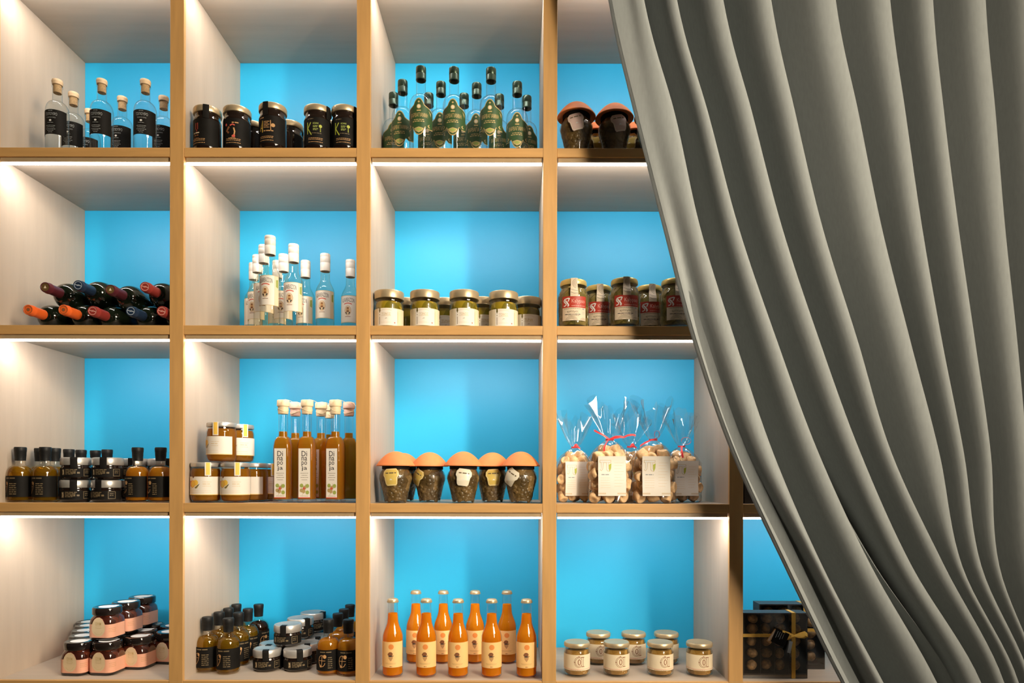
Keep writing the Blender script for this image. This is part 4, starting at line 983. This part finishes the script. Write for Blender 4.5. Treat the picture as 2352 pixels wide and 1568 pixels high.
for (x, y), dz, lb, a in (
    ((.208, .082), 0, 'salmon-labelled dark jar in front at the bottom, nearest the side panel', -.10),
    ((.290, .086), 0, 'salmon-labelled dark jar in front at the bottom, second from the side panel', -.10),
    ((.350, .150), 0, 'salmon-labelled dark jar at the bottom, third along, stepping back', -.10),
    ((.412, .213), 0, 'salmon-labelled dark jar at the bottom, cut off by the first oak upright', -.10),
    ((.274, .112), HS, 'salmon-labelled dark jar foremost on top of the pile, badge in full view', -.10),
    ((.281, .200), HS, 'salmon-labelled dark jar second on top of the pile', -.10),
    ((.281, .294), HS, 'salmon-labelled dark jar rearmost on top of the pile', -.10),
    ((.173, .157), 0, 'dark jar with glossy lid, second from the front along the side panel', -.10),
    ((.134, .230), 0, 'dark jar with glossy lid, third from the front along the side panel', -.10),
    ((.098, .303), 0, 'dark jar with glossy lid, fourth from the front along the side panel', -.10),
    ((.064, .362), 0, 'dark jar with glossy lid, last along the side panel, in the far corner', -.10),
    ((.258, .168), 0, 'salmon-labelled jar hidden in the bottom layer under the foremost top jar', -.10),
    ((.222, .247), 0, 'salmon-labelled jar hidden in the bottom layer under the second top jar', -.10),
    ((.318, .234), 0, 'dark-lidded jar, lid glimpsed in the gap under the rear of the pile top', -.10),
    ((.378, .305), 0, 'dark-lidded jar behind the one cut off by the first oak upright', -.10),
    ((.297, .322), 0, 'dark-lidded jar at the back of the bottom layer, beneath the rearmost top jar', -.10)):
    put(K, (x, y), 4, lb, a, dz)

# orange soda bottle with a crown cap
def k_soda():
    R = .0302
    g = [(0, .005), (R * .8, .002), (R - .004, 0), (R, .005), (R, .112)] + scurve(R, .112, .0165, .164, 10) + [(.0148, .185), (.0138, .208), (.0132, .2125), (.0148, .2135), (.0150, .2165), (.0138, .2175), (.0132, .2235)]
    lq = [(0, .006), (R - .005, .005), (R - .0018, .008), (R - .0018, .112)] + scurve(R - .0018, .112, .0148, .164, 8) + [(.0134, .1835), (0, .1832)]
    bm = bmesh.new(); n = 42; rows = []
    for r, z, amp in ((.0160, .2160, .0011), (.0163, .2185, .0008), (.0155, .2225, .0001), (.0148, .2250, 0), (.0120, .2268, 0)):
        rows.append([bm.verts.new(((r + amp * math.cos(21 * 2 * PI * k / n)) * math.cos(2 * PI * k / n), (r + amp * math.cos(21 * 2 * PI * k / n)) * math.sin(2 * PI * k / n), z)) for k in range(n)])
    for a, b in zip(rows, rows[1:]):
        for k in range(n): bm.faces.new((a[k], a[(k + 1) % n], b[(k + 1) % n], b[k]))
    bm.faces.new(rows[-1])
    L = Label(); hw = 1.35 * R
    L.rect(-hw, .030, hw, .1045, 'orangelabel', 0)
    L.disc(.001, .0905, .0078, .0078, 'orangeink', 1, 22)
    L.disc(-.001, .0695, .0068, .0060, 'brownink', 2, 18); L.poly([(-.0095, .0705), (-.0062, .0680), (-.0045, .0645), (-.0085, .0660)], 'brownink', 2); L.poly([(.0085, .0655), (.0045, .0650), (.004, .0625), (.0075, .0630)], 'brownink', 2)
    L.poly([(-.0068, .0645), (.0060, .0645), (.0058, .0570), (.0008, .0490), (-.0008, .0490), (-.0062, .0570)], 'tanink', 1)
    L.disc(-.001, .0635, .0060, .0018, 'darkink', 3, 14)
    L.smallprint(-.016, .016, .0425, .0008, 'tanink', 1, 2); L.smallprint(-.014, .014, .0400, .0007, 'tanink', 1, 3); L.smallprint(-.003, .004, .0335, .0018, 'brownink', 1, 4)
    return dict(name='soda_bottle', cat='bottle', group='orange soda bottles', parts=[
        ('glass_body', lathe('glass_body', g, 'glass', 32)), ('soda', lathe('soda', lq, 'orange', 32)), ('crown_cap', to_mesh(bm, 'crown_cap', 'brass', True, 60)), ('paper_label', L.mesh('paper_label', R=R))])
K = k_soda()
OR = ['first', 'second', 'third', 'fourth', 'fifth']
for k, xy in enumerate(((1.1486, 0.0620), (1.2479, 0.0620), (1.3423, 0.0580), (1.4414, 0.0580), (1.5443, 0.0580))):
    put(K, xy, 4, 'orange soda bottle, %s of the five in front counting from the second upright' % OR[k], (-.02, .0, .02, .02, 0.0)[k])
for k, xy in enumerate(((1.1946, 0.2150), (1.2819, 0.2150), (1.3829, 0.2150), (1.4840, 0.2150))):
    put(K, xy, 4, 'orange soda bottle, %s of the four in the back row counting from the second upright' % OR[k], (0, .03, .02, -.02)[k])

# small jar with an ornate letter
def k_letter():
    R = .0385
    g = [(0, .003), (R - .006, .0), (R, .006), (R, .068)] + scurve(R, .068, .0360, .0770, 5) + [(.0365, .080), (.0360, .083), (.0360, .088)]
    con = lathe_bm([(0, .006), (R - .006, .006), (R - .003, .010), (R - .003, .067), (.0335, .077), (0, .079)], 28)
    r = random.Random(3)
    for k in range(50):
        z = r.uniform(.010, .066); a = r.uniform(0, 2 * PI)
        bmesh.ops.create_icosphere(con, subdivisions=2, radius=.0085, matrix=Matrix.Translation(((R - .0085) * math.cos(a), (R - .0085) * math.sin(a), z)) @ Matrix.Diagonal((.8, .8, .65, 1)))
    lid = [(.0355, .0850), (.0378, .0850), (.0385, .0865), (.0385, .0940), (.0365, .0972), (.0340, .0978), (.0300, .0966), (0, .0962)]
    L = Label(); hw = 1.62 * R
    L.rect(-hw, .0200, hw, .0660, 'cream', 0); L.rect(-hw, .0235, hw, .0248, 'pinkfoil', 1); L.smallprint(-.030, .006, .0218, .0014, 'tanink', 1, 4)
    c0 = .004
    L.ring(c0 - .002, .0450, .0118, .0140, .0042, 'brownink', 1, 24, .75, 2 * PI - .75); L.ring(c0 - .002, .0450, .0118, .0140, .0020, 'cream', 2, 24, .8, 2 * PI - .8)
    L.rect(c0 + .0060, .0315, c0 + .0125, .0590, 'brownink', 1); L.rect(c0 + .0073, .0328, c0 + .0112, .0578, 'cream', 2)
    L.ring(c0 - .001, .0450, .0035, .0078, .0020, 'brownink', 3, 18); L.line([(c0 - .006, .0585), (c0 - .002, .0625), (c0 + .001, .0590)], .0018, 'brownink', 3); L.line([(c0 - .0165, .0455), (c0 - .0135, .0440)], .0022, 'brownink', 3)
    L.line([(c0 + .0045, .0590), (c0 + .014, .0590)], .0020, 'brownink', 3); L.line([(c0 + .006, .0318), (c0 + .0145, .0318)], .0020, 'brownink', 3)
    return dict(name='relish_jar', cat='jar', group='small jars with an ornate letter', parts=[
        ('glass_body', lathe('glass_body', g, 'jarglass', 36)), ('relish', to_mesh(con, 'relish', 'brine')), ('lid', lathe('lid', lid, 'brass', 36)), ('paper_label', L.mesh('paper_label', R=R))])
K = k_letter()
for k, xy in enumerate(((1.6952, 0.0780), (1.8130, 0.0800), (1.9436, 0.0800), (2.0605, 0.0800))):
    put(K, xy, 4, 'small jar with ornate letter a, ' + ('first of four in front from the third upright', 'second of four in front', 'third of four in front', 'last of four in front, standing alone')[k], (.02, .12, .12, .02)[k])
for k, xy in enumerate(((1.7739, 0.2080), (1.8856, 0.2080), (1.9891, 0.2080))):
    put(K, xy, 4, 'small jar with ornate letter a behind, ' + ('between the first and second front jars', 'between the second and third front jars', 'just behind the third front jar')[k], (.02, .02, -.35)[k])

# ------------------------------------------------------------------ cellophane bags of rusks
def rusk_mesh(seed):
    r = random.Random(seed); R, L_ = .0175, .022
    pr = [(0, -L_ + .003), (.008, -L_ + .0015), (R - .004, -L_), (R - .0008, -L_ + .003), (R, -L_ * .4), (R * 1.02, 0), (R, L_ * .4), (R - .0008, L_ - .003), (R - .004, L_), (.008, L_ - .0015), (0, L_ - .003)]
    bm = lathe_bm(pr, 16)
    for v in bm.verts:
        k = 1 + .05 * math.sin(v.co.x * 260 + seed) + .05 * math.sin(v.co.z * 190 + seed * 2) ; v.co.x *= k; v.co.y *= k
    return to_mesh(bm, 'rusk', 'rusk', True, 60)
RUSK = [rusk_mesh(s) for s in (1, 2, 3)]
def bag_mesh(seed, W=.0635, Dp=.043, ht=.187, top=.290):
    r = random.Random(seed); bm = bmesh.new(); n = 72; rows = []
    ph = [r.uniform(0, 6.28) for _ in range(9)]
    lv = [0, .004, .015, .035, .06, .085, .11, .13, .145, .158, .168, .177, .183, .187]
    for z in lv:
        t = z / ht; f = 1.0 if t < .55 else max(.13, math.cos((t - .55) / .45 * PI / 2) ** .62)
        if z == 0: f = .90
        ring = []
        for k in range(n):
            a = 2 * PI * k / n; c, s = math.cos(a), math.sin(a); e = .62
            x = W * math.copysign(abs(c) ** e, c); y = Dp * math.copysign(abs(s) ** e, s)
            q = f * (1 + .030 * math.sin(5 * a + ph[0] + z * 60) + .022 * math.sin(9 * a + ph[1] - z * 110) + (.10 * math.sin(13 * a + ph[2]) * (t > .6)))
            ring.append(bm.verts.new((x * q, y * (q if t < .6 else q * .95 + .02), z)))
        rows.append(ring)
    m = 9
    for j in range(1, m + 1):
        t = j / m; ring = []
        for k in range(n):
            a = 2 * PI * k / n; c, s = math.cos(a), math.sin(a)
            spread = .012 + .048 * t ** .8 * (1 + .12 * math.sin(2 * a + ph[3])); deep = .010 + .020 * t
            pl = 1 + (.06 + .34 * t) * math.sin(7 * a + ph[4] + 1.4 * t) * .55 + .16 * t * math.sin(11 * a + ph[5] - 2 * t)
            z = ht + (top - ht) * t * (1 + .14 * t * math.sin(2 * a + ph[6]) + .13 * t * math.sin(5 * a + ph[7]) + .06 * t * math.sin(13 * a + ph[8]))
            ring.append(bm.verts.new((spread * c * pl + .004 * math.sin(ph[3]) * t, deep * s * pl + .010 * t * math.sin(3 * a + ph[2]), z)))
        rows.append(ring)
    for a, b in zip(rows, rows[1:]):
        for k in range(n): bm.faces.new((a[k], a[(k + 1) % n], b[(k + 1) % n], b[k]))
    bm.faces.new(rows[0][::-1])
    return to_mesh(bm, 'cellophane', 'film', True, 48)
def ribbon_mesh(style):
    bm = bmesh.new()
    band_bm(bm, [(.0125 * math.cos(t), .0105 * math.sin(t), .187) for t in [k * 2 * PI / 24 for k in range(25)]], (0, 0, 1), .004)
    f = -.0125
    if style == 'wide':
        band_bm(bm, [(-.004, f - .002, .188), (-.020, f - .006, .199), (-.036, f - .004, .207), (-.048, f, .214)], (0.1, .2, 1), .0055)
        band_bm(bm, [(-.004, f - .002, .188), (-.014, f - .012, .176), (-.020, f - .016, .163), (-.021, f - .020, .152)], (.9, -.2, .3), .005)
        band_bm(bm, [(-.003, f - .002, .188), (.012, f - .008, .193), (.028, f - .009, .195), (.040, f - .007, .193)], (0.1, .3, 1), [.004, .009, .008, .004])
        band_bm(bm, [(.038, f - .007, .193), (.050, f - .008, .199), (.064, f - .006, .201), (.074, f - .006, .199)], (0.1, .3, 1), .0062)
    elif style == 'loop':
        band_bm(bm, [(.006, f - .002, .189), (-.012, f - .012, .185), (-.032, f - .020, .176), (-.046, f - .026, .167)], (.2, .5, 1), .0058)
        band_bm(bm, [(.008 + .009 * math.sin(t) * .8, f - .004 - .002 * math.sin(t), .191 + .011 - .011 * math.cos(t)) for t in [k * 2 * PI / 16 for k in range(17)]], (.35, 1, .1), .0055)
    elif style == 'tail':
        band_bm(bm, [(-.004, f - .002, .188), (-.009, f - .012, .176), (-.009, f - .018, .162), (-.007, f - .020, .148)], (1, -.2, .1), .0065)
        band_bm(bm, [(.010 + .017 * math.sin(t), f - .004, .195 + .010 - .012 * math.cos(t)) for t in [k * 2 * PI / 16 - .9 for k in range(16)]], (.2, 1, .2), .0055)
    else:
        band_bm(bm, [(-.009, f - .002, .184), (-.004, f - .006, .192), (.003, f - .006, .194), (.010, f - .004, .186), (.016, f - .003, .183)], (.1, .3, 1), [.006, .010, .010, .006, .004])
    return to_mesh(bm, 'ribbon', 'ribbon', True, 50)
def bag_label(bulge, seed):
    L = Label(); r = random.Random(seed)
    L.rect(-.0405, .022, .0405, .137, 'whitepaper', 0)
    x0 = -.020
    L.rect(x0 - .016, .118, x0 + .017, .1255, 'gold', 1); L.rect(x0 - .0148, .1190, x0 + .0158, .1245, 'white', 2)
    L.poly([(x0 - .0125, .118), (x0 - .0045, .118), (x0 - .0065, .100), (x0 - .0105, .094), (x0 - .0160, .097), (x0 - .0120, .101)], 'gold', 1)
    L.poly([(x0 - .0115, .1185), (x0 - .0055, .1185), (x0 - .0075, .1005), (x0 - .0110, .0955), (x0 - .0145, .0975), (x0 - .0112, .1015)], 'white', 2)
    L.poly([(x0 + .0030, .118), (x0 + .0105, .118), (x0 + .0105, .100), (x0 + .0150, .0975), (x0 + .0130, .0925), (x0 + .0060, .0935), (x0 + .0035, .098)], 'gold', 1)
    L.poly([(x0 + .0040, .1185), (x0 + .0095, .1185), (x0 + .0095, .0995), (x0 + .0125, .0965), (x0 + .0110, .0940), (x0 + .0065, .0948), (x0 + .0045, .0985)], 'white', 2)
    L.poly([(x0 + .0105, .1120), (x0 + .0180, .1165), (x0 + .0172, .1020), (x0 + .0130, .0925), (x0 + .0110, .0985)], 'greenink', 3)
    L.smallprint(-.031, -.008, .0835, .0028, 'greyink', 1, seed)
    for k in range(9): L.smallprint(.006, .034 - .004 * (k % 3), .118 - k * .0085, .0008, 'palegold', 1, k + seed)
    for k in range(5): L.smallprint(-.034, -.006, .074 - k * .007, .0008, 'palegold', 1, k * 3 + seed)
    L.rect(-.0405, .0265, -.018, .0310, 'kraft', 1); L.rect(.015, .0265, .0405, .0310, 'kraft', 1)
    return L.mesh('paper_label', fn=lambda u, h, o: (u, -.0475 - o - bulge * (1 - (u / .05) ** 2) - .003 * math.sin(h * 42 + seed) , h), step=.006)
def rusk_bag(xy, row, label, seed, style, rz, sc=1.0, lab=True):
    t = make('rusk_bag', [('cellophane', bag_mesh(seed)), ('ribbon', ribbon_mesh(style))], (xy[0], xy[1], FZ(row) + .0006), rz, label, 'bag', 'bags of rusks', (sc, sc, sc))
    if lab: obj('paper_label', bag_label(.002, seed), t)
    r = random.Random(seed * 7)
    for n_, (z, w_) in enumerate(((.020, .043), (.050, .044), (.080, .043), (.110, .041), (.136, .030))):
        for ix in (-1, 0, 1):
            for iy in (-1, 1):
                q = obj('rusk', RUSK[r.randrange(3)], t); sh_ = (.007 if n_ % 2 else -.006) * (1 if iy < 0 else -1)
                q.location = (max(-.045, min(.045, ix * w_ * .92 + sh_ + r.uniform(-.004, .004))), iy * .0205 + r.uniform(-.003, .002), z + r.uniform(-.005, .005) * (z > .03))
                q.rotation_euler = (r.choice((0, PI / 2, PI / 2)) + r.uniform(-.7, .7), r.uniform(-.7, .7), r.uniform(-1.2, 1.2)); k_ = r.uniform(.86, 1.0); q.scale = (k_, k_, k_ * .86)
    for x_, y_ in ((-.016, -.006), (.014, .004)):
        q = obj('rusk', RUSK[0], t); q.location = (x_, y_, .156 + r.uniform(-.003, .003)); q.rotation_euler = (PI / 2 + r.uniform(-.4, .4), r.uniform(-.4, .4), r.uniform(.5, 1.2)); q.scale = (.9, .9, .75)
rusk_bag((1.6936, 0.1500), 3, 'clear bag of rusks set back beside the third upright, small red knot', 11, 'knot', .10, .90)
rusk_bag((1.7899, 0.0660), 3, 'clear bag of rusks in front with a wide red ribbon trailing both ways', 12, 'wide', .02, 1.0)
rusk_bag((1.9190, 0.0660), 3, 'clear bag of rusks in front with a small looped red ribbon', 13, 'loop', .0, 1.0)
rusk_bag((2.0250, 0.1600), 3, 'clear bag of rusks nearest the fourth upright, long looped red ribbon', 14, 'tail', .12, .92)
rusk_bag((1.8720, 0.1900), 3, 'clear bag of rusks at the back, label edge showing between the two front bags', 15, 'knot', .2, .92)

# ------------------------------------------------------------------ boxes of chocolates behind the curtain edge
def choc_box(loc, W, Hh, Dp, label, rib_x, rib_z, bow, cols_, rows_):
    bm = bmesh.new(); tk = .004
    box_bm(bm, 0, W, Dp - tk, Dp, 0, Hh); box_bm(bm, 0, tk, 0.001, Dp - tk, 0, Hh); box_bm(bm, W - tk, W, 0.001, Dp - tk, 0, Hh)
    box_bm(bm, tk, W - tk, 0.001, Dp - tk, 0, .014); box_bm(bm, tk, W - tk, 0.001, Dp - tk, Hh - tk, Hh)
    base = to_mesh(bm, 'box_tray', 'cardbox', False)
    bm = bmesh.new(); box_bm(bm, .0005, W - .0005, 0, .0008, .0005, Hh - .0005); win = to_mesh(bm, 'clear_window', 'film', False)
    bm = bmesh.new()
    for c in cols_[:-1]: box_bm(bm, c[1] - .001, c[1] + .001, .008, Dp - tk, .014, Hh - tk)
    div = to_mesh(bm, 'divider', 'cardbox', False)
    bm = bmesh.new(); rw = .0058
    box_bm(bm, rib_x - rw, rib_x + rw, -.0012, -.0002, .0003, Hh + .0008); box_bm(bm, rib_x - rw, rib_x + rw, -.0012, Dp, Hh + .0002, Hh + .001)
    box_bm(bm, 0, W, -.0010, -.0001, rib_z - rw * .8, rib_z + rw * .8)
    rib = to_mesh(bm, 'gift_ribbon', 'gilt', False)
    t = make('chocolate_box', [('box_tray', base), ('clear_window', win), ('divider', div), ('gift_ribbon', rib)], loc, 0, label, 'box', 'boxes of chocolates')
    r = random.Random(4)
    bmt = bmesh.new(); bmesh.ops.create_icosphere(bmt, subdivisions=3, radius=.0160)
    for v in bmt.verts: v.co *= 1 + .05 * math.sin(v.co.x * 400) * math.sin(v.co.z * 350 + 1); v.co.y *= .86
    tm = to_mesh(bmt, 'truffle', 'truffle')
    for c in cols_:
        for z in rows_:
            q = obj('truffle', tm, t); q.location = (c[0] + r.uniform(-.002, .002), .022 + r.uniform(0, .003), z + r.uniform(-.0015, .0015)); q.rotation_euler = (r.uniform(0, 6), r.uniform(0, 6), r.uniform(0, 6))
    if bow:
        bm = bmesh.new(); zb = rib_z
        band_bm(bm, [(rib_x, -.004, zb), (rib_x + .014, -.010, zb + .006), (rib_x + .028, -.012, zb + .010), (rib_x + .036, -.010, zb + .004), (rib_x + .028, -.008, zb - .002), (rib_x + .012, -.006, zb - .002), (rib_x, -.004, zb)], (.1, .4, 1), [.005, .009, .011, .011, .010, .008, .005])
        band_bm(bm, [(rib_x, -.004, zb), (rib_x - .010, -.009, zb + .002), (rib_x - .022, -.011, zb - .003), (rib_x - .024, -.009, zb - .008), (rib_x - .012, -.007, zb - .006), (rib_x, -.004, zb)], (.1, .4, 1), [.005, .008, .009, .008, .007, .005])
        band_bm(bm, [(rib_x - .001, -.004, zb), (rib_x - .016, -.012, zb + .008), (rib_x - .038, -.016, zb + .016)], (.3, .4, 1), .0060)
        obj('bow', to_mesh(bm, 'bow', 'gilt', True, 60), t)
        L = Label(); L.rect(-.020, -.042, .020, 0, 'black', 0)
        for k in range(4): L.line([(-.012 + .006 * k, -.006), (-.012 + .006 * k, -.026 + .004 * (k % 2))], .0014, 'greyink', 1)
        me = L.mesh('card', y=0.0, z0=0); c1 = obj('gift_card', me, t, (rib_x - .036, -.014, zb + .016), (-.10, .42, -.15))
        L = Label(); L.rect(-.007, -.044, .007, 0, 'tanink', 0); L.rect(-.005, -.040, .0, -.002, 'kraft', 1)
        obj('gift_card', L.mesh('card', y=0.0), t, (rib_x - .052, -.010, zb + .018), (-.1, .55, -.5))
        L = Label(); L.rect(-.005, -.034, .005, 0, 'greyink', 0)
        obj('ribbon_tail', L.mesh('tail', y=0.0), t, (rib_x - .012, -.013, zb - .014), (-.1, .25, 0))
    return t
choc_box((2.1770, .037, FZ(4) + .0004), .189, .191, .050, 'clear-fronted box of round chocolates tied with a gold bow, beside the fourth upright', .1475, .1255, True,
         [(.033, .054), (.075, .0955), (.116, .137), (.160, .182)], (.034, .068, .106, .142, .172))
choc_box((2.2600, .137, FZ(4) + .0004), .201, .199, .060, 'second box of chocolates set back, mostly behind the front box and curtain', .140, .120, False,
         [(.033, .054), (.078, .100), (.123, .145), (.166, .188)], (.034, .070, .106, .142, .174))
bm = bevel_box(2.178, 2.36, .03, .20, FZ(3) + .0004, FZ(3) + .135, .002)
tag(obj('gift_box', to_mesh(bm, 'gift_box', 'cardbox', False)), 'plain dark brown box, a dim sliver between the fourth upright and the curtain', 'box')
